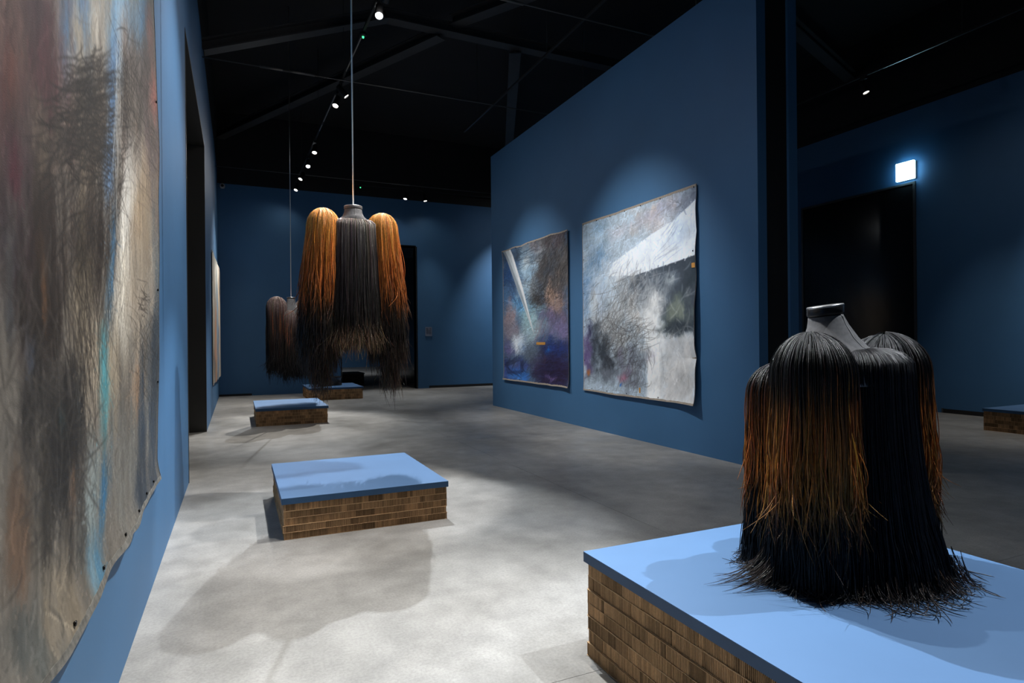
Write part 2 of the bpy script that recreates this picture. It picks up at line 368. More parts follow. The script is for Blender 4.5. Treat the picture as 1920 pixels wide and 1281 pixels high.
# ------------------------------------------------------------------ cardboard platforms
def layer_mesh(x0, x1, y0, y1, z0, h, tooth, seed):
    r = np.random.RandomState(seed)
    def side(L):                                  # zigzag offsets and tones along one side
        nt_ = max(6, int(L/tooth)); n = nt_*3; s = (np.repeat(np.arange(nt_), 3)+np.tile([0., .58, .79], nt_))*L/nt_
        off = np.where(np.arange(n) % 3 == 2, 1., 0.)
        tone = np.zeros(n); dep = np.zeros(n); amp = np.zeros(n); i = 0
        while i < n:
            k = 3*r.randint(int(.015/tooth)+1, int(.12/tooth)+3); tone[i:i+k] = r.choice([.55, .72, .85, 1., 1.12, 1.25], p=[.12, .2, .2, .2, .18, .1])
            dep[i:i+k] = r.uniform(0, .0035); amp[i:i+k] = r.choice([.006, .010, .016]); i += k
        tone *= np.repeat(r.uniform(.74, 1.2, nt_), 3)
        return s, dep+off*amp*r.uniform(.6, 1.3, n), tone
    P, T = [], []
    for (ax, ay, bx, by, nx, ny) in ((x0,y0,x1,y0,0,1),(x1,y0,x1,y1,-1,0),(x1,y1,x0,y1,0,-1),(x0,y1,x0,y0,1,0)):
        L = abs(bx-ax)+abs(by-ay); s, o, tn = side(L)
        o[0] = .002
        for k in range(len(s)):
            P.append((ax+(bx-ax)*s[k]/L+nx*o[k]+(.0), ay+(by-ay)*s[k]/L+ny*o[k])); T.append(tn[k])
    n = len(P); P = np.array(P); T = np.array(T)
    zl, zh = z0+.002, z0+h-.002
    V = np.concatenate([np.c_[P, np.full(n, zl)], np.c_[P, np.full(n, zh)]]); tone = np.r_[T, T]
    i = np.arange(n); j = (i+1) % n
    F = np.c_[i, j, j+n, i+n]
    base = lin((178, 142, 104)); col = base[None]*tone[:, None]
    # liner sheets, slightly proud and wavy
    VV, FF, CC = [V], [F], [col]; c = 2*n
    m = 40
    for zc in (z0, z0+h-.002):
        ring = []
        for (ax, ay, bx, by, nx, ny) in ((x0,y0,x1,y0,0,-1),(x1,y0,x1,y1,1,0),(x1,y1,x0,y1,0,1),(x0,y1,x0,y0,-1,0)):
            for k in range(m):
                o = r.uniform(-.0005, .0018); ring.append((ax+(bx-ax)*k/m+nx*o, ay+(by-ay)*k/m+ny*o))
        ring = np.array(ring); k_ = len(ring); cen = np.array([[(x0+x1)/2, (y0+y1)/2]])
        inner = cen+(ring-cen)*.985
        v = np.concatenate([np.c_[inner, np.full(k_, zc)], np.c_[ring, np.full(k_, zc)], np.c_[ring, np.full(k_, zc+.002)], np.c_[inner, np.full(k_, zc+.002)]])
        a = np.arange(k_); b = (a+1) % k_
        for q in range(3): FF.append(np.c_[c+q*k_+a, c+q*k_+b, c+(q+1)*k_+b, c+(q+1)*k_+a])
        VV.append(v); CC.append(np.tile(lin((200, 166, 126)), (4*k_, 1))); c += 4*k_
    return np.concatenate(VV), np.concatenate(FF), np.concatenate(CC)
def platform(x0, x1, y0, y1, top, n, tooth, label, seed):
    bh = .045; h = (top-bh)/n; cx, cy = (x0+x1)/2, (y0+y1)/2; a, b = (x1-x0)/2, (y1-y0)/2
    t = empty('display_platform', (cx, cy, 0), label=label, cat='platform', group='blue topped cardboard platforms')
    r = random.Random(seed)
    for k in range(n):
        ox, oy = r.uniform(-.004, .004), r.uniform(-.004, .004)
        V, F, C_ = layer_mesh(-a+.012+ox, a-.012+ox, -b+.012+oy, b-.012+oy, k*h, h, tooth, seed*20+k)
        o = fast_mesh('cardboard_layer', V, F, C_, M['card'], t, smooth=False)
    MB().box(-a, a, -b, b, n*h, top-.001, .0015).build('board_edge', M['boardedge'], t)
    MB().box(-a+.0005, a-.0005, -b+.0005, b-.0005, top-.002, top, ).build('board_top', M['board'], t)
    return t
platform(1.40, 2.88, .60, 2.34, .46, 7, .0075, 'large blue topped cardboard platform in the near right corner under the black bust', 1)
platform(.275, 1.515, 4.59, 5.98, .30, 5, .007, 'low blue topped cardboard platform on the floor under the hanging orange bust', 2)
platform(.27, 1.46, 11.12, 12.80, .30, 5, .011, 'small blue topped cardboard platform under the grey brown hanging bust', 3)
platform(1.58, 2.90, 15.55, 17.2, .30, 4, .016, 'farthest blue topped cardboard platform by the far wall, holding the dark round stand', 4)
platform(10.25, 11.6, 3.7, 5.42, .33, 5, .012, 'blue topped cardboard platform cut off by the right edge of the photo', 5)

# ------------------------------------------------------------------ paintings
def vnoise(h, w_, gy, gx, seed):
    r = np.random.RandomState(seed); g = r.rand(gy+2, gx+2)
    y = np.linspace(0, gy, h); x = np.linspace(0, gx, w_); yi = y.astype(int); xi = x.astype(int)
    fy = (y-yi); fx = (x-xi); fy = fy*fy*(3-2*fy); fx = fx*fx*(3-2*fx)
    a = g[yi][:, xi]; b = g[yi][:, xi+1]; c = g[yi+1][:, xi]; d = g[yi+1][:, xi+1]
    fx = fx[None]; fy = fy[:, None]
    return (a*(1-fx)+b*fx)*(1-fy)+(c*(1-fx)+d*fx)*fy
def fbm(h, w_, gy, gx, seed, o=4):
    s = 0; t = 0
    for k in range(o):
        s = s+vnoise(h, w_, max(1, int(gy*2**k)), max(1, int(gx*2**k)), seed+k)*.55**k; t += .55**k
    return s/t
def homog(src, dst):
    A, b = [], []
    for (x, y), (u, v) in zip(src, dst):
        A += [[x, y, 1, 0, 0, 0, -u*x, -u*y], [0, 0, 0, x, y, 1, -v*x, -v*y]]; b += [u, v]
    return np.append(np.linalg.solve(np.array(A, float), np.array(b, float)), 1).reshape(3, 3)
class Canvas:
    """abstract paint layers on a numpy raster; corners given in sketch units (TL, TR, BR, BL)"""
    def __init__(s, h, w_, corners, aspect, base, seed):
        s.h, s.w, s.asp = h, w_, aspect
        s.H = homog(corners, ((0, 0), (1, 0), (1, 1), (0, 1)))
        s.img = np.tile(np.asarray(base, float), (h, w_, 1)); s.seed = seed; s.r = np.random.RandomState(seed)
        yy, xx = np.mgrid[0:h, 0:w_]; s.v = yy/(h-1); s.u = xx/(w_-1)
        Hi = np.linalg.inv(s.H); q = np.stack([s.u, s.v, np.ones_like(s.u)], -1)@Hi.T
        s.px = q[..., 0]/q[..., 2]; s.py = q[..., 1]/q[..., 2]      # sketch coordinates of every vertex
        s.wx = s.wy = 0
    def warp(s, ax, ay, gx, gy):
        s.wx = (fbm(s.h, s.w, gy, gx, s.seed+50, 6)-.5)*3*ax; s.wy = (fbm(s.h, s.w, gy, gx, s.seed+70, 6)-.5)*3*ay
    def mix(s, m, c): s.img += (np.asarray(c, float)-s.img)*np.clip(m, 0, 1)[..., None]
    def blob(s, x, y, rx, ry, ang, c, a=.8, soft=1.6, tex=.5, g=(8, 8)):
        dx, dy = s.px+s.wx-x, s.py+s.wy-y; t = math.radians(ang)
        p = dx*math.cos(t)+dy*math.sin(t); q = -dx*math.sin(t)+dy*math.cos(t)
        d = (p/rx)**2+(q/ry)**2; s.seed += 7
        n = fbm(s.h, s.w, g[1], g[0], s.seed, 6); n2 = fbm(s.h, s.w, g[1]*5, g[0]*5, s.seed+3, 4)
        d = d*np.exp(-tex*(n-.5)*7)
        m = a*np.exp(-d**soft)*np.clip(1+tex*((n-.5)*2.4+(n2-.5)*2.4), 0, 1.5)
        s.mix(m, c)
    def poly(s, pts, c, a=1., soft=1.5, tex=0., g=(6, 6)):
        n = len(pts); ins = np.zeros(s.u.shape, bool); dist = np.ones_like(s.u)*1e9
        for i in range(n):
            (x0, y0), (x1, y1) = pts[i], pts[(i+1) % n]
            if y0 != y1: ins ^= ((s.py < y0) != (s.py < y1)) & (s.px < x0+(s.py-y0)*(x1-x0)/(y1-y0))
            t_ = np.clip(((s.px-x0)*(x1-x0)+(s.py-y0)*(y1-y0))/((x1-x0)**2+(y1-y0)**2), 0, 1)
            dist = np.minimum(dist, np.hypot(s.px-x0-t_*(x1-x0), s.py-y0-t_*(y1-y0)))
        m = np.clip(np.where(ins, dist, -dist)/soft+.5, 0, 1)*a
        if tex: s.seed += 5; m = m*np.clip(1+tex*(fbm(s.h, s.w, g[1], g[0], s.seed)-.5)*4, 0, 1.4)
        s.mix(m, c)
    def strokes(s, n, x, y, sx, sy, ang, dang, ln, curl, c, a=.5, wd=1, shape=None, vary=.3):
        """n curved lines scattered about (x,y); ang in degrees (0 = right, 90 = down)"""
        acc = np.zeros((s.h, s.w)); k = 60
        X = s.r.normal(x, sx, n); Y = s.r.normal(y, sy, n)
        A = np.radians(s.r.normal(ang, dang, n)); Ln = ln*s.r.uniform(.4, 1.5, n); K = np.radians(s.r.normal(0, curl, n))
        t = np.linspace(0, 1, k)
        th = A[:, None]+K[:, None]*(t[None]-.5)*2
        dx = np.cumsum(np.cos(th), 1)/k*Ln[:, None]; dy = np.cumsum(np.sin(th), 1)/k*Ln[:, None]
        PX = X[:, None]+dx-dx[:, [k//2]]; PY = Y[:, None]+dy-dy[:, [k//2]]
        q = np.stack([PX, PY, np.ones_like(PX)], -1)@s.H.T; U_ = q[..., 0]/q[..., 2]*(s.w-1); V_ = q[..., 1]/q[..., 2]*(s.h-1)
        amp = (np.sin(np.pi*t)**.5)[None]*s.r.uniform(1-vary, 1, n)[:, None]
        for ox in range(-(wd-1), wd+1):
            for oy in range(-(wd-1), wd+1):
                ui = np.floor(U_).astype(int)+ox; vi = np.floor(V_).astype(int)+oy
                d = np.hypot(U_-ui, V_-vi); wgt = np.clip(1-d/wd, 0, 1)*amp
                ok = (ui >= 0) & (ui < s.w) & (vi >= 0) & (vi < s.h)
                np.maximum.at(acc, (vi[ok], ui[ok]), wgt[ok])
        s.mix(acc*a, c)
    def brush(s, n, ang, dang, ln, gain=.25, wd=2, box=None):
        """short dry strokes that drag the colour found under them"""
        k = 14; vi = s.r.randint(0, s.h, n); ui = s.r.randint(0, s.w, n)
        A = np.radians(s.r.normal(ang, dang, n)); L_ = ln*s.r.uniform(.4, 1.4, n); t = np.linspace(-.5, .5, k)
        bend = s.r.normal(0, .35, n)
        X = s.px[vi, ui][:, None]+np.cos(A[:, None]+bend[:, None]*t)*L_[:, None]*t; Y = s.py[vi, ui][:, None]+np.sin(A[:, None]+bend[:, None]*t)*L_[:, None]*t
        q = np.stack([X, Y, np.ones_like(X)], -1)@s.H.T; U_ = q[..., 0]/q[..., 2]*(s.w-1); V_ = q[..., 1]/q[..., 2]*(s.h-1)
        c0 = s.img[vi, ui]*(1+s.r.normal(0, gain, (n, 1))); wmap = np.zeros((s.h, s.w)); cm = np.zeros((s.h, s.w, 3))
        for ox in range(wd):
            for oy in range(wd):
                a_ = np.round(U_).astype(int)+ox; b_ = np.round(V_).astype(int)+oy
                ok = (a_ >= 0) & (a_ < s.w) & (b_ >= 0) & (b_ < s.h); rr_ = np.repeat(np.arange(n)[:, None], k, 1)[ok]
                np.add.at(wmap, (b_[ok], a_[ok]), 1.); np.add.at(cm, (b_[ok], a_[ok]), c0[rr_])
        m = wmap > 0; cm[m] /= wmap[m][:, None]; s.img[m] += (cm[m]-s.img[m])*.55
    def streak(s, gx, gy, amt, seed):
        n = fbm(s.h, s.w, gy, gx, seed, 4); s.img *= (1+(n-.5)[..., None]*2*amt)
def W_(*c): return np.array(c, float)

def paint_pale():                                    # the large pale canvas, right of the two (sketch 745 x 1281)
    c = Canvas(360, 270, ((35, 245), (695, 28), (680, 1243), (52, 1170)), 1, W_(168, 186, 202), 100)
    c.warp(26, 26, 5, 5)
    b = c.blob
    b(120, 330, 140, 110, -15, W_(165, 188, 208), .8); b(90, 520, 70, 150, 0, W_(118, 155, 190), .75, tex=.8)
    b(60, 650, 40, 130, 0, W_(95, 130, 170), .7); b(300, 270, 130, 60, -20, W_(178, 180, 192), .8, tex=.8)
    b(450, 215, 90, 75, -30, W_(206, 190, 182), .8, tex=.7); b(560, 150, 130, 60, -25, W_(160, 165, 184), .8, tex=.9)
    b(650, 95, 60, 50, -30, W_(120, 132, 152), .8, tex=.9); b(330, 290, 26, 40, 0, W_(196, 184, 176), .6)
    b(620, 330, 120, 120, 0, W_(205, 222, 238), .8); b(170, 500, 40, 90, 25, W_(214, 226, 238), .8)
    c.brush(4500, 110, 28, 60, .10); c.brush(1500, 150, 30, 70, .12)
    # dark field under the beam
    c.poly([(310, 545), (700, 425), (700, 840), (600, 850), (540, 872), (500, 800), (420, 740), (340, 690), (316, 600)], W_(66, 76, 88), .9, 30, tex=.35)
    c.poly([(330, 546), (700, 428), (700, 470), (340, 590)], W_(60, 70, 82), .8, 4)
    # the pale beam
    c.poly([(215, 470), (420, 320), (560, 235), (700, 115), (700, 430), (500, 490), (330, 545), (190, 545)], W_(228, 238, 248), .97, 4, tex=.05)
    b(600, 300, 80, 60, -25, W_(196, 216, 238), .6); b(250, 500, 90, 50, -30, W_(236, 244, 252), .7)
    # lower pale areas
    b(170, 650, 70, 130, 10, W_(196, 210, 222), .8, tex=.8); b(130, 720, 50, 120, 0, W_(168, 184, 204), .7, tex=.7)
    b(360, 760, 80, 130, 10, W_(214, 216, 216), .85, tex=.7); b(430, 700, 60, 80, 20, W_(150, 158, 166), .6, tex=.9)
    b(250, 800, 110, 140, 15, W_(176, 182, 186), .7, tex=.8)
    b(440, 880, 70, 160, 0, W_(232, 238, 242), .95, tex=.3)
    b(440, 760, 60, 110, 12, W_(226, 230, 232), .85, tex=.5)
    c.poly([(404, 900), (480, 860), (484, 1300), (404, 1300)], W_(238, 243, 246), .95, 22, tex=.1)
    c.poly([(404, 1000), (440, 1000), (440, 1300), (404, 1300)], W_(238, 243, 246), .95, 4)
    b(600, 1070, 130, 200, 0, W_(208, 210, 212), .97, 3, tex=.3); b(620, 1130, 70, 60, 0, W_(178, 180, 182), .6, tex=.9)
    b(560, 930, 80, 60, -10, W_(188, 194, 200), .6, tex=.9)
    b(600, 780, 90, 70, 0, W_(92, 104, 106), .8, tex=.9); b(580, 750, 26, 70, 20, W_(128, 138, 126), .5, tex=1.0, g=(14, 14))
    b(545, 580, 34, 50, 20, W_(172, 184, 192), .75, tex=.9); b(640, 640, 26, 32, 0, W_(178, 186, 190), .7, tex=.9)
    b(640, 570, 50, 60, 0, W_(48, 60, 70), .6, tex=.8); b(600, 830, 90, 30, -8, W_(52, 62, 72), .7, tex=.6)
    # bottom-left storm
    b(75, 850, 28, 90, 0, W_(52, 56, 82), .85, tex=.8); b(65, 960, 22, 90, 0, W_(96, 84, 130), .8, tex=.8)
    b(120, 1000, 48, 140, 5, W_(52, 60, 70), .75, tex=.7); b(230, 1070, 100, 80, 0, W_(100, 108, 120), .7, tex=.8)
    b(300, 1130, 100, 70, 0, W_(112, 118, 130), .7, tex=.9); b(280, 1110, 26, 26, 0, W_(176, 110, 136), .7); b(310, 1060, 40, 50, 0, W_(128, 118, 144), .6, tex=.9)
    b(265, 1155, 10, 12, 0, W_(50, 110, 190), .8); b(62, 1080, 12, 16, 0, W_(180, 110, 60), .8)
    b(200, 1010, 40, 24, 0, W_(50, 56, 66), .7, tex=.9)
    c.brush(1200, 105, 22, 50, .07)
    K = W_(40, 38, 38)
    c.strokes(100, 300, 640, 34, 60, 112, 22, 130, 13.8, K, .62, 1); c.strokes(130, 230, 790, 60, 90, 118, 30, 110, 27.5, K, .58, 1)
    c.strokes(130, 220, 880, 62, 60, 110, 45, 70, 49.5, K, .6, 1); c.strokes(60, 300, 930, 50, 60, 130, 30, 110, 27.5, K, .58, 1)
    c.strokes(40, 350, 860, 30, 50, 150, 22, 130, 22.0, K, .6, 1); c.strokes(60, 350, 1060, 40, 60, 110, 24, 90, 27.5, K, .58, 1)
    c.strokes(70, 400, 600, 60, 50, 95, 10, 130, 8.2, W_(70, 78, 88), .4, 1); c.strokes(50, 200, 440, 30, 60, 118, 14, 120, 11.0, W_(110, 125, 145), .5, 1)
    c.strokes(40, 110, 470, 25, 60, 92, 8, 110, 8.2, W_(70, 90, 120), .5, 1); c.strokes(14, 545, 290, 20, 20, 125, 5, 100, 4.4, W_(110, 122, 140), .5, 1)
    c.strokes(8, 510, 410, 25, 20, 140, 6, 140, 13.8, W_(96, 108, 124), .5, 1); c.strokes(14, 487, 1050, 8, 60, 92, 4, 140, 3.3, W_(140, 145, 150), .4, 1)
    c.strokes(220, 250, 560, 170, 120, 120, 30, 120, 13.8, W_(225, 232, 240), .3, 2)
    c.strokes(120, 560, 1000, 70, 110, 80, 40, 90, 22.0, W_(225, 226, 226), .3, 2)
    c.streak(60, 60, .05, 5); c.streak(20, 14, .08, 9)
    return c.img
def paint_storm():                                   # the smaller dark blue canvas, left of the two (sketch 600 x 1281)
    c = Canvas(340, 240, ((50, 222), (550, 50), (552, 1232), (65, 1180)), 1, W_(74, 98, 128), 300)
    c.warp(24, 24, 5, 5); b = c.blob
    b(90, 380, 50, 110, 0, W_(40, 72, 118), .9, tex=.6); b(180, 260, 80, 70, -15, W_(48, 62, 78), .9, tex=.6)
    b(90, 560, 60, 110, 0, W_(78, 110, 146), .85, tex=.8); b(250, 320, 80, 110, 0, W_(96, 124, 146), .9, tex=.7)
    b(240, 450, 80, 130, 0, W_(156, 184, 204), .95, tex=.7); b(330, 170, 90, 60, -15, W_(128, 134, 140), .8, tex=.8)
    b(420, 150, 100, 70, -20, W_(76, 68, 74), .9, tex=.8); b(320, 270, 50, 90, 25, W_(190, 202, 208), .85, tex=.8)
    b(460, 280, 110, 160, 20, W_(78, 76, 78), .9, tex=.8); b(500, 380, 60, 130, 0, W_(104, 100, 100), .85, tex=.9)
    b(380, 430, 70, 100, 10, W_(88, 88, 90), .85, tex=.9); b(320, 520, 60, 60, 0, W_(120, 128, 134), .8, tex=.8)
    b(300, 590, 60, 40, -25, W_(64, 62, 64), .85, tex=.7)
    b(450, 590, 56, 90, 10, W_(178, 150, 134), .9, tex=.8); b(470, 480, 24, 80, 5, W_(166, 148, 138), .6, tex=.9); b(410, 690, 40, 50, 0, W_(160, 134, 122), .7, tex=.9)
    b(130, 590, 50, 50, 0, W_(70, 112, 158), .8, tex=.9); b(180, 650, 50, 50, 0, W_(88, 140, 184), .7, tex=.9)
    b(110, 760, 60, 90, 0, W_(140, 122, 128), .85, tex=.9); b(140, 830, 60, 70, 0, W_(116, 112, 126), .8, tex=.8)
    b(270, 740, 90, 120, 0, W_(146, 180, 190), .98, tex=.5); b(240, 860, 60, 110, 0, W_(154, 176, 188), .9, tex=.5); b(340, 650, 26, 40, 0, W_(130, 168, 178), .8)
    b(365, 760, 36, 50, 10, W_(110, 146, 166), .8, tex=.8)
    b(470, 780, 80, 110, 0, W_(112, 106, 146), .9, tex=.8); b(500, 700, 40, 60, 0, W_(100, 92, 116), .8, tex=.8)
    b(420, 830, 60, 60, 0, W_(120, 116, 150), .75, tex=.8)
    b(100, 980, 50, 80, 0, W_(98, 96, 140), .85, tex=.8); b(170, 930, 40, 80, 0, W_(206, 220, 232), .95, tex=.4); b(195, 960, 26, 50, 0, W_(120, 150, 190), .7)
    b(150, 1110, 90, 60, 0, W_(66, 84, 150), .9, tex=.8); b(200, 1160, 90, 40, 5, W_(52, 112, 190), .85, tex=.8)
    b(260, 1010, 60, 60, -30, W_(104, 120, 140), .8, tex=.8); b(310, 1100, 60, 90, 0, W_(86, 78, 118), .85, tex=.8)
    c.poly([(340, 925), (560, 880), (560, 1240), (340, 1215)], W_(38, 36, 68), .85, 50, tex=.3)
    b(470, 960, 90, 60, -5, W_(34, 52, 110), .85, tex=.8); b(400, 970, 34, 20, 0, W_(30, 110, 196), .9, tex=.6); b(515, 1045, 36, 12, -8, W_(60, 110, 170), .7)
    b(450, 1120, 110, 90, 0, W_(36, 28, 56), .9, tex=.5); b(415, 1155, 36, 10, 3, W_(112, 96, 148), .8); b(365, 1010, 14, 70, 0, W_(104, 62, 72), .6, tex=.8)
    c.brush(4500, 110, 25, 60, .14); c.brush(1500, 160, 30, 50, .14)
    b(185, 930, 26, 46, 0, W_(196, 214, 232), .8, tex=.3); b(205, 950, 14, 34, 0, W_(110, 138, 178), .7, tex=.3)
    # ring of white and black loop
    t = np.linspace(0, 1, 40)
    c.strokes(30, 158, 935, 4, 6, 85, 10, 120, 27.5, W_(230, 236, 244), .75, 2)
    c.strokes(26, 130, 1050, 18, 6, -30, 14, 100, 24.8, W_(30, 36, 62), .85, 2); c.strokes(20, 200, 1080, 5, 14, 100, 12, 90, 22.0, W_(30, 36, 62), .85, 2)
    c.strokes(20, 140, 1128, 22, 5, 15, 12, 90, 27.5, W_(34, 38, 66), .8, 2); c.strokes(16, 92, 1085, 5, 12, 70, 14, 60, 22.0, W_(30, 36, 62), .7, 2)
    K = W_(26, 25, 27)
    c.strokes(140, 410, 330, 60, 70, 115, 16, 140, 13.8, K, .78, 1); c.strokes(170, 450, 420, 60, 110, 105, 18, 130, 22.0, K, .72, 1)
    c.strokes(120, 330, 560, 50, 50, 130, 40, 60, 49.5, K, .85, 1); c.strokes(120, 450, 650, 50, 70, 105, 18, 120, 16.5, W_(70, 56, 52), .45, 1)
    c.strokes(150, 270, 1010, 50, 50, 128, 16, 100, 16.5, W_(56, 66, 78), .6, 1); c.strokes(120, 320, 1080, 30, 60, 75, 24, 100, 16.5, W_(50, 48, 80), .5, 1)
    c.strokes(60, 330, 800, 20, 60, 112, 8, 120, 6.6, W_(150, 104, 112), .5, 1); c.strokes(90, 480, 250, 50, 90, 100, 10, 150, 11.0, W_(190, 190, 188), .35, 1)
    c.strokes(40, 470, 720, 30, 70, 95, 10, 110, 11.0, W_(140, 130, 156), .4, 1); c.strokes(30, 250, 270, 50, 30, -25, 10, 110, 13.8, W_(36, 46, 62), .6, 2)
    c.strokes(30, 140, 500, 20, 50, 70, 14, 110, 22.0, W_(34, 50, 84), .6, 2); c.strokes(80, 110, 760, 26, 70, 60, 16, 100, 11.0, W_(190, 180, 184), .35, 1)
    c.strokes(80, 450, 1060, 60, 70, 0, 20, 70, 11.0, W_(60, 66, 130), .4, 2)
    # the pale blade
    c.poly([(60, 225), (112, 200), (200, 480), (292, 850), (278, 820), (160, 500)], W_(186, 196, 202), .97, 3)
    c.poly([(104, 218), (114, 205), (205, 500), (292, 850)], W_(218, 222, 226), .9, 3)
    c.poly([(62, 230), (76, 222), (190, 520), (250, 720), (160, 500)], W_(120, 132, 144), .7, 3)
    c.streak(50, 50, .06, 15)
    return c.img
def paint_big():                                     # the very large canvas on the left wall; sketch units = photo pixels
    c = Canvas(600, 380, BIGC, 1, W_(128, 122, 112), 500)
    c.warp(9, 30, 8, 5); b = c.blob
    V = (10, 5)
    # upper part
    b(20, 60, 60, 260, 0, W_(112, 92, 84), .9, tex=.7, g=(14, 4)); b(70, 120, 40, 160, 0, W_(92, 66, 68), .9, tex=.8, g=(14, 4))
    b(55, 40, 22, 90, 0, W_(78, 62, 64), .7, tex=.6); b(130, 30, 22, 90, 0, W_(96, 122, 144), .9, tex=.6, g=(12, 4)); b(150, 110, 40, 90, 0, W_(146, 138, 124), .9, tex=.6)
    b(170, 30, 24, 90, 0, W_(168, 160, 146), .9, tex=.6, g=(12, 4)); b(212, 60, 26, 110, 0, W_(122, 152, 172), .95, tex=.5, g=(12, 4)); b(215, 140, 12, 90, 2, W_(176, 182, 180), .8)
    b(245, 30, 22, 70, 0, W_(110, 140, 162), .8, tex=.6); b(240, 110, 18, 60, 0, W_(142, 130, 120), .8, tex=.6)
    b(278, 150, 10, 70, 0, W_(186, 128, 116), .9, tex=.6); b(272, 60, 8, 60, 0, W_(164, 128, 118), .7); b(290, 240, 8, 40, 0, W_(176, 176, 182), .7)
    b(5, 160, 14, 70, 0, W_(150, 90, 74), .5)
    # grey-brown left side
    b(30, 420, 60, 260, 0, W_(72, 60, 62), .92, tex=.7, g=(14, 5)); b(20, 330, 18, 60, 0, W_(98, 58, 66), .6, tex=.8)
    b(90, 460, 60, 170, 0, W_(66, 58, 54), .85, tex=.9, g=(16, 5)); b(130, 230, 70, 100, 0, W_(120, 108, 94), .8, tex=.8)
    b(160, 300, 40, 90, 0, W_(112, 100, 86), .7, tex=.8, g=(12, 6)); b(200, 260, 12, 150, 3, W_(104, 132, 160), .85, tex=.5)
    b(70, 600, 90, 110, 0, W_(58, 52, 48), .9, tex=.9, g=(16, 5)); b(12, 560, 22, 120, 0, W_(92, 92, 92), .7, tex=.9, g=(14, 5))
    b(75, 560, 8, 60, 0, W_(128, 96, 70), .6, tex=.8); b(150, 560, 26, 130, 0, W_(92, 84, 72), .8, tex=.8, g=(18, 4))
    # light plume
    b(236, 260, 26, 120, 0, W_(118, 108, 98), .85, tex=.9, g=(14, 6)); b(262, 120, 20, 60, 0, W_(112, 104, 98), .7, tex=.9)
    b(250, 330, 16, 70, -8, W_(150, 132, 116), .8, tex=.7); b(278, 360, 14, 90, -4, W_(134, 118, 112), .8, tex=.7)
    b(234, 430, 15, 150, 6, W_(236, 232, 220), .98, tex=.2, g=(12, 3)); b(224, 560, 20, 120, 3, W_(214, 206, 188), .92, tex=.4, g=(14, 3))
    b(262, 420, 14, 90, 0, W_(178, 158, 132), .85, tex=.6, g=(14, 4)); b(255, 560, 26, 120, 0, W_(172, 160, 142), .85, tex=.6, g=(16, 4))
    b(200, 520, 6, 160, 3, W_(70, 112, 142), .85, tex=.4); b(285, 520, 10, 160, 0, W_(116, 122, 122), .85, tex=.6, g=(14, 4))
    b(160, 680, 30, 120, 0, W_(172, 160, 140), .95, tex=.4, g=(16, 3)); b(150, 620, 16, 80, 0, W_(150, 138, 118), .8, tex=.6)
    b(205, 690, 18, 110, 0, W_(158, 146, 126), .85, tex=.5, g=(16, 4)); b(246, 720, 12, 60, 0, W_(176, 132, 96), .85, tex=.5)
    b(268, 760, 14, 80, 0, W_(150, 146, 134), .8, tex=.6, g=(16, 4)); b(265, 800, 18, 90, 0, W_(72, 82, 92), .85, tex=.8, g=(18, 4)); b(285, 700, 8, 120, 0, W_(84, 90, 94), .85, tex=.6)
    b(188, 700, 5, 110, 0, W_(96, 160, 166), .7); b(190, 930, 10, 110, 3, W_(68, 118, 150), .9, tex=.6, g=(12, 4)); b(170, 1060, 12, 60, 0, W_(88, 132, 156), .7, tex=.6)
    b(160, 890, 18, 110, 0, W_(140, 150, 146), .9, tex=.6, g=(14, 4)); b(135, 790, 10, 110, 0, W_(86, 108, 116), .7, tex=.6)
    b(225, 880, 26, 150, 0, W_(128, 126, 118), .9, tex=.6, g=(18, 4)); b(262, 930, 16, 60, 0, W_(70, 76, 82), .7, tex=.8, g=(18, 4))
    b(126, 910, 9, 60, 0, W_(150, 112, 84), .85, tex=.5)
    # dark lower left
    b(60, 800, 70, 130, 0, W_(60, 58, 56), .93, tex=.8, g=(16, 5)); b(110, 850, 22, 90, 0, W_(52, 50, 48), .85, tex=.8, g=(14, 5)); b(105, 800, 8, 40, 0, W_(70, 98, 100), .6, tex=.8)
    b(45, 690, 10, 30, 0, W_(84, 96, 116), .6); b(20, 1040, 26, 120, 0, W_(120, 100, 84), .9, tex=.5, g=(12, 3)); b(8, 900, 12, 60, 0, W_(100, 84, 72), .7)
    b(70, 1000, 30, 110, 0, W_(70, 66, 60), .85, tex=.8, g=(14, 4)); b(100, 1120, 30, 100, 0, W_(132, 122, 106), .85, tex=.7, g=(14, 4)); b(50, 1230, 50, 80, 0, W_(94, 96, 92), .85, tex=.8)
    b(150, 1000, 14, 90, 0, W_(78, 80, 78), .7, tex=.8); b(125, 1010, 10, 100, 0, W_(56, 54, 52), .7, tex=.8, g=(14, 4))
    c.img = (103+(c.img-112)*1.18)*W_(.965, .99, 1.035); c.streak(40, 5, .16, 31); c.streak(90, 14, .12, 33); c.streak(8, 40, .05, 35)
    c.brush(9000, 91, 6, 70, .13); c.brush(900, 88, 20, 40, .12)
    K = W_(24, 21, 20)
    c.strokes(80, 170, 150, 24, 22, 150, 26, 70, 38.5, K, .85, 1); c.strokes(150, 160, 200, 28, 40, 155, 34, 60, 44.0, K, .85, 1)
    c.strokes(150, 150, 270, 36, 40, 160, 30, 70, 44.0, K, .85, 1); c.strokes(60, 195, 290, 14, 24, 40, 25, 60, 49.5, K, .85, 1)
    c.strokes(140, 150, 400, 34, 60, 100, 18, 90, 22.0, K, .78, 1); c.strokes(160, 175, 520, 26, 80, 92, 8, 150, 7.7, K, .72, 1)
    c.strokes(60, 150, 640, 16, 60, 84, 6, 140, 5.5, K, .85, 1); c.strokes(40, 210, 350, 8, 30, 110, 24, 60, 33.0, K, .72, 1)
    c.strokes(90, 250, 150, 14, 50, 80, 20, 90, 22.0, K, .72, 1); c.strokes(80, 265, 260, 14, 60, 72, 14, 90, 16.5, K, .6, 1)
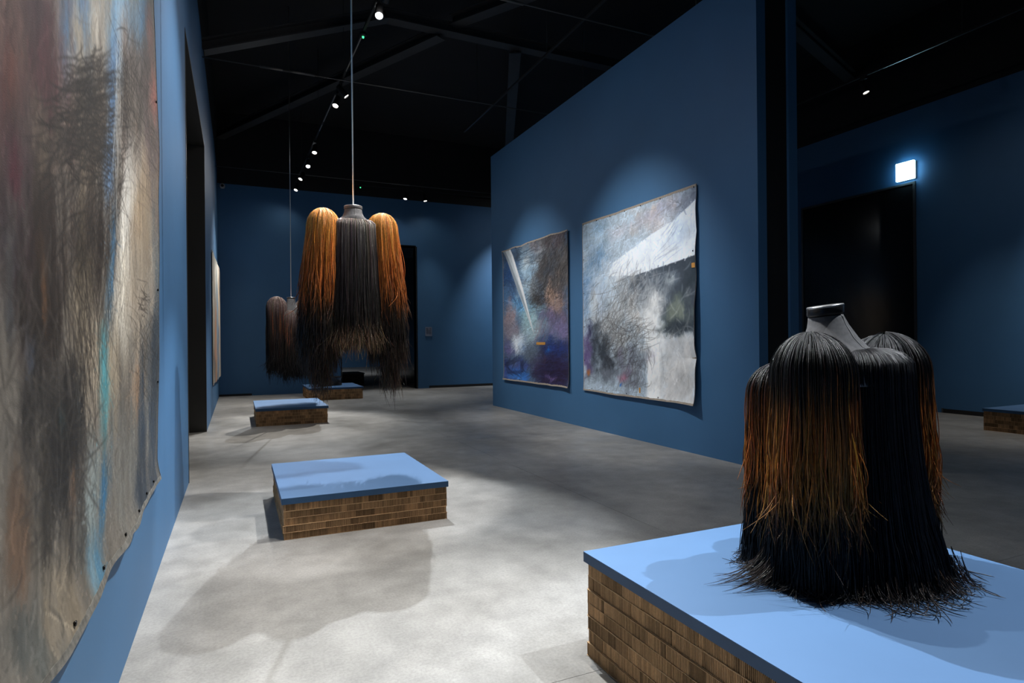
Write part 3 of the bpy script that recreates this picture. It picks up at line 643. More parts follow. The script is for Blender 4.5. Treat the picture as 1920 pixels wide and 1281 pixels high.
    c.strokes(60, 228, 200, 8, 60, 78, 10, 110, 11.0, K, .72, 1); c.strokes(50, 265, 640, 12, 40, 80, 14, 80, 27.5, K, .72, 1)
    c.strokes(90, 175, 180, 22, 40, 165, 24, 46, 60, K, .9, 1); c.strokes(90, 150, 250, 26, 40, 20, 26, 46, 60, K, .85, 1)
    c.strokes(24, 262, 560, 4, 20, 40, 30, 22, 49.5, K, .7, 1); c.strokes(40, 278, 720, 8, 60, 92, 8, 120, 7.7, K, .6, 1)
    c.strokes(220, 80, 640, 50, 160, 88, 22, 80, 27.5, W_(46, 42, 40), .5, 2); c.strokes(160, 60, 760, 45, 120, 88, 24, 70, 27.5, W_(112, 108, 102), .3, 2)
    c.strokes(160, 110, 880, 26, 90, 92, 20, 60, 27.5, W_(42, 42, 42), .5, 2); c.strokes(60, 214, 220, 3, 60, 91, 3, 110, 3.3, W_(220, 222, 216), .7, 1)
    c.strokes(50, 240, 340, 5, 34, 100, 10, 60, 11.0, W_(216, 212, 200), .7, 1); c.strokes(120, 200, 860, 60, 180, 91, 5, 150, 4.4, W_(150, 150, 144), .28, 1)
    c.strokes(70, 225, 560, 18, 150, 92, 4, 150, 4.4, W_(214, 206, 190), .35, 1); c.strokes(50, 60, 90, 30, 90, 88, 10, 100, 8.8, W_(60, 50, 50), .4, 2)
    c.strokes(60, 240, 470, 10, 90, 94, 6, 70, 5.5, W_(90, 70, 54), .3, 1)
    return c.img
# sketch-unit corners of the big canvas (its real corners on the left wall seen in the photo's frame)
BY0, BY1, BZ0, BZ1 = 1.40, 4.22, .57, 3.62
def photo_px(X, Y, Z):
    ya, ro = R(24.37), R(-.53)
    d = X*math.sin(ya)+Y*math.cos(ya); r = X*math.cos(ya)-Y*math.sin(ya); u = Z-1.4
    r2 = r*math.cos(ro)+u*math.sin(ro); u2 = u*math.cos(ro)-r*math.sin(ro)
    return 960+1136.5*r2/d, 640.5-1136.5*u2/d
BIGC = [photo_px(XL, BY0, BZ1), photo_px(XL, BY1, BZ1), photo_px(XL, BY1, BZ0), photo_px(XL, BY0, BZ0)]

def painting(name, wallx, side, ya, yb, z0, z1, img, gain, off, label, edge, pins_top, pins_side, border, bmat='canvas'):
    """ya = world Y of the canvas's left edge as hung, yb = right edge; side = +1 if the canvas faces +X, -1 if -X"""
    h, w_ = img.shape[:2]
    t = empty(name, (wallx, (ya+yb)/2, z0), label=label, cat='painting', group='unstretched canvases on the blue walls')
    v, u = np.mgrid[0:h, 0:w_]; u = u/(w_-1); v = v/(h-1)
    eu, ev = edge(u, v)
    Yc = ya+(yb-ya)*u+eu-(ya+yb)/2; Zc = (z1-z0)*(1-v)+ev; X = side*off(u, v)
    P = np.stack([X, Yc, Zc], -1).reshape(-1, 3)
    i = (np.arange(h-1)[:, None]*w_+np.arange(w_-1)[None]).ravel()
    F = np.c_[i, i+1, i+w_+1, i+w_]
    if (yb-ya)*side > 0: F = F[:, ::-1]
    if True: F = F[:, ::-1]
    fast_mesh('painted_surface', P, F, lin(np.clip(img, 0, 255)).reshape(-1, 3)*gain, M['paint'], t)
    # canvas body behind the paint
    n = 40; vv, uu = np.mgrid[0:n, 0:n]; uu = uu/(n-1); vv = vv/(n-1); eu, ev = edge(uu, vv)
    def sheet(d, grow=0):
        return np.stack([side*(off(uu, vv)-d), (ya+(yb-ya)*uu+eu-(ya+yb)/2)+(uu-.5)*grow, (z1-z0)*(1-vv)+ev+(.5-vv)*grow], -1).reshape(-1, 3)
    P1 = sheet(.0045, -.004); P2 = sheet(.0075, -.004); i = (np.arange(n-1)[:, None]*n+np.arange(n-1)[None]).ravel()
    F1 = np.c_[i, i+1, i+n+1, i+n]; F2 = F1[:, ::-1]+n*n
    ring = list(range(n))+[k*n+n-1 for k in range(1, n)]+[(n-1)*n+k for k in range(n-2, -1, -1)]+[k*n for k in range(n-2, 0, -1)]
    ring = np.array(ring); r2 = np.roll(ring, -1); F3 = np.c_[ring, ring+n*n, r2+n*n, r2]
    fast_mesh('canvas_back', np.concatenate([P1, P2]), np.concatenate([F1, F2, F3]), None, M['canvas'], t)
    def at(u_, v_, lift=.001):
        u_, v_ = np.float64(u_), np.float64(v_); e = edge(u_, v_)
        return Vector((side*(float(off(u_, v_))+lift), float(ya+(yb-ya)*u_+e[0]-(ya+yb)/2), float((z1-z0)*(1-v_)+e[1])))
    # frayed raw border strips
    def strip(a, b, wd, k=70):
        mb = MB(); vs = []
        for j in range(k+1):
            s_ = j/k; p = (a[0]+(b[0]-a[0])*s_, a[1]+(b[1]-a[1])*s_)
            inn = (p[0]+(wd if a[0] == b[0] and a[0] < .5 else -wd if a[0] == b[0] else 0), p[1]+(wd if a[1] == b[1] and a[1] < .5 else -wd if a[1] == b[1] else 0)) 
            q = at(*p, .0022); r_ = at(inn[0]*1, inn[1]*1, .0022)
            r_ += Vector((0, rnd.uniform(-1, 1), rnd.uniform(-1, 1)))*wd*.5
            vs.append((mb.bm.verts.new(q), mb.bm.verts.new(r_), mb.bm.verts.new(q-Vector((side*.002, 0, 0))), mb.bm.verts.new(r_-Vector((side*.002, 0, 0)))))
        for A, B in zip(vs, vs[1:]):
            mb.bm.faces.new((A[0], A[1], B[1], B[0])); mb.bm.faces.new((A[2], B[2], B[3], A[3])); mb.bm.faces.new((A[1], A[3], B[3], B[1])); mb.bm.faces.new((A[0], B[0], B[2], A[2]))
        mb.build('canvas_border', M[bmat], t)
    for a, b, wd in border: strip(a, b, wd)
    pm = None
    for (pu, pv) in [(x, .012) for x in pins_top]+pins_side:
        if pm is None:
            pb = MB(); pb.tube([(0, 0, 0), (side*.006, 0, 0), (side*.009, 0, 0)], [.004, .009, .006], 10); o = pb.build('pin', M['pin'], t); pm = o
        else:
            o = pm.copy(); COL.objects.link(o); o.parent = t
        o.location = at(pu, pv, -.001)
    return t, at

def noisy(s, seed, n=12):
    r = np.random.RandomState(seed); g = r.rand(n+2)
    s = np.clip(np.asarray(s, float), 0, 1)*n; i = s.astype(int); f = s-i; f = f*f*(3-2*f)
    return g[i]*(1-f)+g[i+1]*f-.5
# pale canvas (right one on the partition): left edge Y 8.47, right edge Y 5.78
def offB(u, v): return .016+.050*np.clip((u-.80)/.2, 0, 1)**2*(.55+.9*np.abs(noisy(v, 3, 7))*2)*(.35+.65*np.clip(v*2.2, 0, 1))+.035*np.clip((v-.90)/.1, 0, 1)**2*(.3+u)+.004*noisy(u, 9, 5)
def edgeB(u, v): return (.012*noisy(v, 5, 9)*(1-2*np.abs(u-.5)*0)+.02*noisy(v, 6, 20)*.4*u, .014*noisy(u, 8, 14)*(2*np.abs(v-.5)))
tB, atB = painting('pale_canvas', XP, -1, 8.47, 5.78, .60, 3.30, paint_pale(), 1.2, offB,
    'large pale grey and white abstract canvas on the partition, right of the two', edgeB,
    [.012, .16, .30, .44, .58, .74, .985], [(.985, .30), (.015, .22), (.015, .42), (.015, .62), (.015, .82), (.1, .985), (.26, .985), (.45, .985), (.72, .985)],
    [((0, 0), (1, 0), .011), ((0, 1), (1, 1), .009), ((0, 0), (0, 1), .004)])
for (u, v, a, b) in ((.985, .365, .03, .03), (.565, .965, .016, .05)):
    p = atB(u, v, .003); MB().box(p.x-.001, p.x+.001, p.y-a, p.y+a, p.z-b, p.z+b, .0005).build('tape_piece', M['tape'], tB)
def offA(u, v): return .018+.022*np.clip((u-.85)/.15, 0, 1)**2+.03*np.clip((v-.93)/.07, 0, 1)**2+.02*np.clip((.06-v)/.06, 0, 1)*(1-u)+.003*noisy(u, 19, 5)
def edgeA(u, v): return (.010*noisy(v, 15, 9), .03*noisy(u, 18, 9)*np.clip(1-v*6, 0, 1)+.008*noisy(u, 17, 14)*v)
tA, atA = painting('storm_blue_canvas', XP, -1, 11.70, 8.92, .61, 3.30, paint_storm(), 1.2, offA,
    'dark blue and violet abstract canvas with a pale blade shape, on the partition', edgeA,
    [.012, .25, .5, .75, .985], [(.985, .5), (.012, .4), (.012, .7), (.3, .985), (.6, .985), (.97, .985)],
    [((0, 0), (1, 0), .009), ((0, 1), (1, 1), .010), ((0, 0), (0, 1), .006)])
p = atA(.62, .72, .003); MB().box(p.x-.001, p.x+.001, p.y-.18, p.y+.18, p.z-.025, p.z+.025, .0005).build('tape_piece', M['tape'], tA)
# very large canvas near the camera on the left wall, edges curling off the wall
def offL(u, v):
    mid = np.clip(np.sin(np.pi*np.clip(v*1.05, 0, 1)), 0, 1)
    return .012+.028*np.clip((u-.9)/.1, 0, 1)**1.5*mid*(.85+.5*noisy(v, 22, 9))+.030*np.clip((v-.955)/.045, 0, 1)**1.5*(.5+np.abs(noisy(u, 25, 9))*1.4)
def edgeL(u, v): return (.05*noisy(v, 26, 8)*np.clip((u-.9)*10, 0, 1)*.5, .045*noisy(u, 28, 9)*np.clip((v-.9)*10, 0, 1))
tL, atL = painting('large_dark_canvas', XL, 1, BY0, BY1, BZ0, BZ1, paint_big(), .92, offL,
    'very large brown grey and blue abstract canvas hung close on the left wall', edgeL,
    [.2, .5, .8, .98], [(.985, .25), (.985, .62), (.985, .80), (.25, .985), (.40, .985), (.55, .985), (.70, .985), (.80, .985), (.90, .985)],
    [((0, 1), (1, 1), .008), ((1, 0), (1, 1), .002)], 'canvasdark')
# narrow-looking canvas far down the left wall
def paint_far():
    c = Canvas(120, 120, ((0, 0), (100, 0), (100, 100), (0, 100)), 1, W_(150, 146, 136), 700); c.warp(6, 12, 4, 3)
    for (x, y, rx, ry, col) in ((10, 20, 10, 30, (190, 186, 174)), (30, 60, 10, 40, (176, 120, 84)), (45, 30, 12, 30, (120, 140, 156)), (60, 75, 16, 26, (78, 104, 134)),
                                (75, 40, 12, 40, (196, 176, 150)), (90, 70, 10, 30, (160, 150, 140)), (20, 88, 24, 14, (96, 92, 90)), (55, 10, 30, 10, (206, 204, 196)), (88, 15, 10, 20, (90, 84, 84))):
        c.blob(x, y, rx, ry, 0, W_(*col), .85, tex=.7, g=(10, 4))
    c.strokes(90, 50, 50, 26, 30, 90, 14, 30, 11.0, W_(50, 46, 44), .5, 1); c.streak(30, 6, .12, 71)
    return c.img
def offF(u, v): return .02+.05*u+.02*noisy(u, 32, 6)*u
def edgeF(u, v): return (.03*noisy(v, 33, 8), .03*noisy(u, 34, 7))
painting('far_canvas', XL, 1, 13.3, 17.5, .60, 3.28, paint_far(), 1.5, offF,
    'abstract canvas seen edge on, far down the left wall past the dark doorway', edgeF, [.02, .5, .98], [], [((0, 0), (0, 1), .008)])

# ------------------------------------------------------------------ hair busts
def tubes(name, P, rad, col, m, parent, sides=3):
    """P (N,S,3), rad (N,S), col (N,S,3) -> one mesh of tapering strands"""
    N, S = P.shape[:2]
    T = np.empty_like(P); T[:, 1:-1] = P[:, 2:]-P[:, :-2]; T[:, 0] = P[:, 1]-P[:, 0]; T[:, -1] = P[:, -1]-P[:, -2]
    T /= np.linalg.norm(T, axis=2, keepdims=True)+1e-9
    ref = np.zeros_like(P); ph = rs.uniform(0, 2*np.pi, N); ref[..., 0] = np.cos(ph)[:, None]; ref[..., 1] = np.sin(ph)[:, None]; ref[..., 2] = .15
    A = np.cross(T, ref); A /= np.linalg.norm(A, axis=2, keepdims=True)+1e-9; B = np.cross(T, A)
    ks = np.arange(sides)*2*np.pi/sides
    V = P[:, :, None]+(A[:, :, None]*np.cos(ks)[None, None, :, None]+B[:, :, None]*np.sin(ks)[None, None, :, None])*rad[:, :, None, None]
    C = np.repeat(col[:, :, None], sides, 2)
    idx = np.arange(N*S*sides).reshape(N, S, sides)
    a = idx[:, :-1]; b = idx[:, 1:]; a2 = np.roll(a, -1, 2); b2 = np.roll(b, -1, 2)
    F = np.stack([a, a2, b2, b], -1).reshape(-1, 4)
    o = fast_mesh(name, V.reshape(-1, 3), F, C.reshape(-1, 3), m, parent)
    o['kind'] = 'stuff'
    return o
def ramp(keys, t):
    """keys: list of (t, sRGB); t array -> linear colours"""
    k = [x[0] for x in keys]; c = np.array([lin(x[1]) for x in keys])
    return np.stack([np.interp(t, k, c[:, i]) for i in range(3)], -1)
def resample(P, S):
    """evenly respace polylines (N,K,3) to S points"""
    d = np.linalg.norm(np.diff(P, axis=1), axis=2); L = np.concatenate([np.zeros((len(P), 1)), np.cumsum(d, 1)], 1)
    out = np.empty((len(P), S, 3))
    for i in range(len(P)):
        s = np.linspace(0, L[i, -1], S)
        for k in range(3): out[i, :, k] = np.interp(s, L[i], P[i, :, k])
    return out
def drape(c, r, N, zbot, S=26, az=(0, 2*np.pi), start=(.02, .5), layer=.02, drift=(0, 0), zvar=.04, flare=.0, wob=.006, ground=None, splay=0., gather=0., ragged=.0, curl=.0, fp=1.0):
    """strands that run over a rounded shoulder pad and then hang; c = pad centre, r = radii"""
    th = rs.uniform(az[0], az[1], N); ph0 = rs.uniform(start[0], start[1], N); lay = rs.uniform(0, layer, N)
    kA = 10; f = np.linspace(0, 1, kA)
    ph = ph0[:, None]+(np.pi/2*1.0-ph0[:, None])*f[None]
    rx, ry, rz = r
    P = np.empty((N, kA, 3))
    P[..., 0] = c[0]+(rx+lay[:, None])*np.sin(ph)*np.cos(th)[:, None]
    P[..., 1] = c[1]+(ry+lay[:, None])*np.sin(ph)*np.sin(th)[:, None]
    P[..., 2] = c[2]+(rz+lay[:, None]*.5)*np.cos(ph)
    zb = zbot+rs.normal(0, zvar, N)-np.abs(rs.normal(0, ragged, N)) if np.isscalar(zbot) else zbot(th)+rs.normal(0, zvar, N)-np.abs(rs.normal(0, ragged, N))
    kB = 16; g = np.linspace(0, 1, kB+1)[1:]
    z = c[2]+(zb-c[2])[:, None]*g[None]
    Q = np.empty((N, kB, 3))
    w1 = rs.normal(0, wob, (N, 1)); w2 = rs.normal(0, wob, (N, 1)); p1 = rs.uniform(0, 6.28, (N, 1)); p2 = rs.uniform(0, 6.28, (N, 1))
    swell = 1+flare*g[None]**fp; gat = 1-gather*g[None]
    cx = c[0]+drift[0]*g[None]; cy = c[1]+drift[1]*g[None]
    Q[..., 0] = cx+(P[:, -1, 0]-c[0])[:, None]*swell*gat+w1*np.sin(p1+g[None]*6)*g[None]*2
    Q[..., 1] = cy+(P[:, -1, 1]-c[1])[:, None]*swell*gat+w2*np.sin(p2+g[None]*6)*g[None]*2
    Q[..., 2] = z
    if curl:
        a = rs.uniform(0, 6.28, (N, 1)); e = np.clip((g[None]-.82)/.18, 0, 1)**1.5*rs.exponential(curl, (N, 1))
        Q[..., 0] += np.cos(a)*e; Q[..., 1] += np.sin(a)*e; Q[..., 2] += e*.35*rs.uniform(-1, 1, (N, 1))
    P = np.concatenate([P, Q], 1)
    if ground is not None:
        P = settle(P, ground, splay)
    return resample(P, S), th
def settle(P, ground, splay):
    """bend the tail of each strand outward where it meets the board at z = ground"""
    N = len(P); out = P.copy(); cen = np.array([0., 0.])
    L = np.minimum(rs.exponential(splay, N), .10)+.02
    a0 = np.arctan2(P[:, -1, 1]-cen[1], P[:, -1, 0]-cen[0])+rs.normal(0, .5, N); tw = rs.choice([-1, 1], N)*np.abs(rs.normal(1.5, .7, N))
    hit = out[:, :, 2] < ground+.0; out[..., 2] = np.maximum(out[..., 2], ground)
    zz = ground+.004+np.abs(rs.normal(0, .012, N))
    k = 9; s = np.linspace(0, 1, k+1)[1:]; a = a0[:, None]+tw[:, None]*s[None]
    st = L[:, None]/k; dx = np.cumsum(np.cos(a)*st, 1); dy = np.cumsum(np.sin(a)*st, 1)
    T = np.empty((N, k, 3)); T[..., 0] = out[:, -1, 0][:, None]+dx; T[..., 1] = out[:, -1, 1][:, None]+dy
    lift = .05*np.exp(-s[None]*7)*rs.uniform(.2, 1, (N, 1))
    T[..., 2] = zz[:, None]+lift
    out[:, -1, 2] = ground+.06; out[:, -2, 2] = np.maximum(out[:, -2, 2], ground+.10)
    for j in (-3, -4): out[:, j, 2] = np.maximum(out[:, j, 2], ground+.12-.03*(j+2))
    return np.concatenate([out, T], 1)
def curtain(N, ax, ay, arc, ztop, zbot, S=24, rin=.55, depth=.02, wob=.004, flare=.05, zvar=.02, droop=.06, ragged=.0, curl=0., ground=None, splay=0., yoff=0., fp=1.0):
    """strands fixed round a collar (ellipse ax, ay) and hanging down the front or back"""
    th = rs.uniform(arc[0], arc[1], N); lay = rs.uniform(0, depth, N)
    f = np.linspace(0, 1, 8); P = np.empty((N, 8, 3)); q = rin+(1-rin)*np.sin(f*np.pi/2)[None]
    r0 = 1+0*th[:, None]
    P[..., 0] = (ax+lay[:, None])*np.cos(th)[:, None]*(rin+.0+(1-rin)*np.sin(f*np.pi/2)[None])*r0
    P[..., 1] = yoff+(ay+lay[:, None])*np.sin(th)[:, None]*q
    P[..., 2] = ztop-droop*(1-np.cos(f*np.pi/2))[None]
    zb = (zbot(th) if callable(zbot) else zbot)+rs.normal(0, zvar, N)-np.abs(rs.normal(0, ragged, N))
    g = np.linspace(0, 1, 17)[1:]; Q = np.empty((N, 16, 3)); zs = ztop-droop
    w1 = rs.normal(0, wob, (N, 1)); p1 = rs.uniform(0, 6.28, (N, 1)); w2 = rs.normal(0, wob, (N, 1))
    Q[..., 0] = P[:, -1, 0][:, None]*(1+flare*g[None]**fp)+w1*np.sin(p1+6*g[None])*g[None]*2
    Q[..., 1] = yoff+(P[:, -1, 1]-yoff)[:, None]*(1+flare*g[None]**fp)+w2*np.cos(p1+5*g[None])*g[None]*2
    Q[..., 2] = zs+(zb-zs)[:, None]*g[None]
    if curl:
        a = rs.uniform(0, 6.28, (N, 1)); e = np.clip((g[None]-.8)/.2, 0, 1)**1.5*rs.exponential(curl, (N, 1))
        Q[..., 0] += np.cos(a)*e; Q[..., 1] += np.sin(a)*e
    P = np.concatenate([P, Q], 1)
    if ground is not None: P = settle(P, ground, splay)
    return resample(P, S), th
def strand_cols(P, keys, ztop, zbot, jit=.10, tjit=.05, absz=True):
    N, S = P.shape[:2]
    t = (ztop-P[..., 2])/(ztop-zbot)+rs.normal(0, tjit, (N, 1)); c = ramp(keys, t)
    return c*np.exp(rs.normal(0, jit, (N, 1, 1)))*np.exp(rs.normal(0, jit*.5, (N, 1, 3)))
def radii(P, r, tip=.35, beads=0.):
    N, S = P.shape[:2]; s = np.linspace(0, 1, S)[None]
    q = r*np.exp(rs.normal(0, .15, (N, 1)))*np.where(s > .85, 1-(1-tip)*(s-.85)/.15, 1.)
    return q*(1+beads*rs.uniform(-1, 1, (N, S)))
def ring(cx, cy, z, rx, ry, n=28, tx=0., ty=0.):
    return [(cx+rx*math.cos(2*math.pi*k/n), cy+ry*math.sin(2*math.pi*k/n), z+tx*math.cos(2*math.pi*k/n)+ty*math.sin(2*math.pi*k/n)) for k in range(n)]
def bust_neck(t, zb, zc, lean, r, capmat, rodtop=None, seam_side=-1, cap_tilt=.0, base=(.17, .12), x0=0., lx=0., wd=1., capx=0., caph=.022, y0=0., wy=1.):
    """mannequin neck from the shoulders (z = zb) to its cap (z = zc); lean = forward shift of the cap"""
    H_ = zc-zb; prof = [(0, base[0]*1.25, base[1]*1.15, -.10), (.0, base[0]*1.1, base[1]*1.05, -.04), (.10, base[0]*.80, base[1]*.92, 0), (.25, r*wd*1.5, r*1.45, 0), (.45, r*wd*1.2, r*1.22, 0), (.75, r*(1+(wd-1)*.4)*1.04, r*1.05, 0), (.93, r, r, 0), (1, r*.97, r*.97, 0)]
    rings = [ring(x0+lx*f, y0+(lean-y0)*f**1.2, zb+H_*f+dz, a, b*(1+(wy-1)*(1-f)), tx=capx*f*a, ty=cap_tilt*f*b) for f, a, b, dz in prof]
    nk = MB().loft(rings).build('mannequin_neck', M['neck'], t)
    sp = []
    for f, a, b, dz in prof[1:]:
        ang = seam_side*math.pi/2
        sp.append((x0+lx*f+.002*math.sin(f*9), y0+(lean-y0)*f**1.2+b*(1+(wy-1)*(1-f))*math.sin(ang)*1.005, zb+H_*f+dz+cap_tilt*f*b*math.sin(ang)))
    MB().tube(sp, .0022, 6).build('seam', M['seam'], nk)
    zc2 = zc+.002
    nc = MB().loft([ring(x0+lx, lean, zc2, r*.98, r*.98, tx=capx*r, ty=cap_tilt*r), ring(x0+lx, lean, zc2+.006, r*1.04, r*1.04, tx=capx*r, ty=cap_tilt*r), ring(x0+lx, lean, zc2+caph, r*1.04, r*1.04, tx=capx*r, ty=cap_tilt*r), ring(x0+lx, lean, zc2+caph+.004, r*1.0, r*1.0, tx=capx*r, ty=cap_tilt*r)]).build('neck_cap', M[capmat], t)
    MB().loft([ring(x0+lx, lean, zc2+caph-.002, r*1.046, r*1.046, tx=capx*r, ty=cap_tilt*r), ring(x0+lx, lean, zc2+caph+.003, r*1.052, r*1.052, tx=capx*r, ty=cap_tilt*r), ring(x0+lx, lean, zc2+caph+.006, r*1.02, r*1.02, tx=capx*r, ty=cap_tilt*r)]).build('cap_rim', M['rim'], nc)
    if rodtop: 
        MB().tube([(0, lean, zc2+.02), (0, lean, rodtop)], .0068, 10).build('hanging_rod', M['chrome'], t)
        MB().tube([(0, lean, zc2+.02), (0, lean, zc2+.04)], .014, 12).build('rod_collar', M['rim'], t)
def core(t, rings_):
    MB().loft([ring(*r_) for r_ in rings_]).build('inner_form', M['core'], t)
def pad(t, c, r):
    bm = bmesh.new(); bmesh.ops.create_uvsphere(bm, u_segments=20, v_segments=12, radius=1)
    for v in bm.verts: v.co = Vector((c[0]+v.co.x*r[0], c[1]+v.co.y*r[1], c[2]+v.co.z*r[2]))
    me = bpy.data.meshes.new('shoulder_pad'); bm.to_mesh(me); bm.free()
    for p_ in me.polygons: p_.use_smooth = True
    link('shoulder_pad', me, M['core'], t)

# ---- near black bust standing on the large platform (local z = 0 at the board, faces +Y)
nb = empty('strand_bust', (2.285, 1.69, .46), R(8), label='black and copper fringed bust standing on the large near platform', cat='sculpture')
bust_neck(nb, .86, 1.035, .055, .066, 'cap', cap_tilt=-.05, seam_side=-1, base=(.18, .14), x0=-.065, lx=-.018, wd=1.5, capx=.13, caph=.034, y0=.03, wy=1.35)
core(nb, [(0, 0, .02, .27, .22), (0, 0, .3, .27, .22), (0, 0, .62, .24, .19), (0, .0, .80, .19, .14), (0, .0, .86, .11, .09)])
blk = [(0, (20, 22, 28)), (.25, (12, 13, 19)), (1, (6, 7, 12))]
cop = [(0, (20, 22, 28)), (.20, (20, 20, 23)), (.30, (58, 38, 24)), (.42, (140, 84, 38)), (.68, (176, 110, 48)), (.85, (150, 98, 48)), (1, (90, 62, 40))]
cop2 = [(0, (22, 24, 29)), (.16, (26, 24, 24)), (.34, (120, 70, 30)), (.60, (176, 108, 44)), (.85, (140, 90, 44)), (1, (86, 60, 40))]
ZB = .0
for nm, c, r_, wid in (('shoulder_fringe', (-.282, 0, .80), (.122, .130, .150), 1), ('shoulder_fringe', (.270, 0, .80), (.145, .14, .150), 1), ('chest_fringe', (-.235, .17, .71), (.10, .10, .115), 2), ('chest_fringe', (.14, .20, .70), (.10, .10, .115), 2)):
    pad(nb, (c[0], c[1], c[2]), (r_[0]*.97, r_[1]*.97, r_[2]*.97))
    MB().loft([ring(c[0], c[1], c[2], r_[0]*.93, r_[1]*.93), ring(c[0]*.95, c[1]*.95, .35, r_[0]*.9, r_[1]*.9), ring(c[0]*.95, c[1]*.95, .03, r_[0]*1.0, r_[1]*1.0)]).build('inner_form', M['core'], nb)
    n1 = 900 if wid == 1 else 450
    # black strands reaching the board
    P, th = drape(c, r_, n1, 0., S=23, start=(.03, 1.0), layer=.018, flare=.22, wob=.006, zvar=.0, fp=1.7, ground=ZB, splay=.022)
    tubes(nm, P, radii(P, .0023, .3), strand_cols(P, blk, .95, 0., .18), M['hair'], nb)
    # copper overlay that ends above the board
    side_ = -1 if c[0] < 0 else 1
    P, th = drape((c[0], c[1], c[2]), (r_[0]+.012, r_[1]+.012, r_[2]+.008), int(n1*.62), .26 if wid == 1 else .30, S=24, az=(R(-215), R(-20)) if side_ < 0 else (R(-118), R(60)), start=(.03, 1.0), layer=.022, flare=.10, wob=.009, zvar=.05, ragged=.03, curl=.022)
    tubes('copper_strands', P, radii(P, .0021, .3), strand_cols(P, cop if wid == 1 else cop2, .95 if wid == 1 else .86, .22, .22, .06), M['hair'], nb)
P, th = curtain(1500, .22, .185, (R(-172), R(-8)), .900, 0., S=23, rin=.45, depth=.035, flare=.44, droop=.075, fp=1.7, ground=ZB, splay=.022)
tubes('back_fringe', P, radii(P, .0023, .3), strand_cols(P, blk, .95, 0., .15), M['hair'], nb)
P, th = curtain(700, .20, .15, (R(8), R(172)), .900, 0., S=23, rin=.45, depth=.03, flare=.4, droop=.075, fp=1.7, ground=ZB, splay=.022)
tubes('front_fringe', P, radii(P, .0023, .3), strand_cols(P, blk, .95, 0., .15), M['hair'], nb)
# loose skirt lying on the board
N = 600; a = rs.uniform(0, 2*np.pi, N); k = 12; s = np.linspace(0, 1, k)
r0 = rs.uniform(.28, .36, N); ln = np.minimum(rs.exponential(.022, N), .06)+.025; tw = rs.choice([-1, 1], N)*np.abs(rs.normal(1.6, .7, N))
P = np.empty((N, k, 3)); aa = a[:, None]+tw[:, None]*s[None]; z0 = np.abs(rs.normal(.02, .03, N))+.03
P[..., 0] = (r0*np.cos(a)*1.12)[:, None]+np.cumsum(np.cos(aa)*ln[:, None]/k*2, 1); P[..., 1] = (r0*np.sin(a))[:, None]+np.cumsum(np.sin(aa)*ln[:, None]/k*2, 1)
P[..., 2] = .004+rs.uniform(0, .012, (N, 1))+(z0)[:, None]*np.exp(-s[None]*4)
tubes('trailing_strands', P, radii(P, .0016, .3), ramp([(0, (16, 16, 20)), (1, (78, 56, 40))], np.clip(rs.beta(.5, 1.6, (N, 1))+0*s[None], 0, 1)), M['hair'], nb)
# long wisp to the left
N = 70; k = 16; s = np.linspace(0, 1, k); P = np.empty((N, k, 3)); o = rs.normal(0, 1, (N, 3))
bz = [(-.34, .06, .26), (-.40, .08, .08), (-.46, .09, .02), (-.60, .14, .008)]
B_ = [(1-s)**3, 3*s*(1-s)**2, 3*s**2*(1-s), s**3]; ext = rs.uniform(.45, 1.08, N)
for j in range(3): P[..., j] = sum(B_[q][None]*(bz[q][j]+o[:, [j]]*[.014, .02, .006][j]*(1+q*.5)) for q in range(4))
P[..., 0] = -.34+(P[..., 0]+.34)*ext[:, None]; P[..., 2] = np.maximum(P[..., 2], .004)
tubes('trailing_wisp', P, radii(P, .0013, .2), ramp([(0, (14, 15, 20)), (1, (60, 44, 36))], np.clip(s[None]*rs.uniform(.1, 1, (N, 1)), 0, 1)), M['hair'], nb)

# ---- hanging orange bust over the second platform (seen from the back, faces +Y)
ob = empty('strand_bust', (.915, 5.30, 0), R(3), label='hanging bust with tall orange shoulder fringes and a dark centre', cat='sculpture')
bust_neck(ob, 2.44, 2.545, .0, .074, 'neck', rodtop=CEIL, seam_side=-1, base=(.16, .11))
core(ob, [(0, 0, 1.50, .20, .13), (0, 0, 1.9, .22, .15), (0, 0, 2.2, .22, .15), (0, 0, 2.38, .18, .12), (0, 0, 2.43, .11, .09)])
org = [(0, (232, 170, 84)), (.10, (222, 152, 68)), (.30, (202, 124, 52)), (.42, (150, 84, 36)), (.52, (92, 58, 34)), (.62, (44, 34, 28)), (.85, (26, 23, 21)), (1, (58, 44, 34))]
org2 = [(0, (222, 156, 74)), (.2, (206, 128, 56)), (.45, (176, 98, 42)), (.62, (150, 84, 38)), (.72, (70, 48, 32)), (1, (52, 40, 32))]
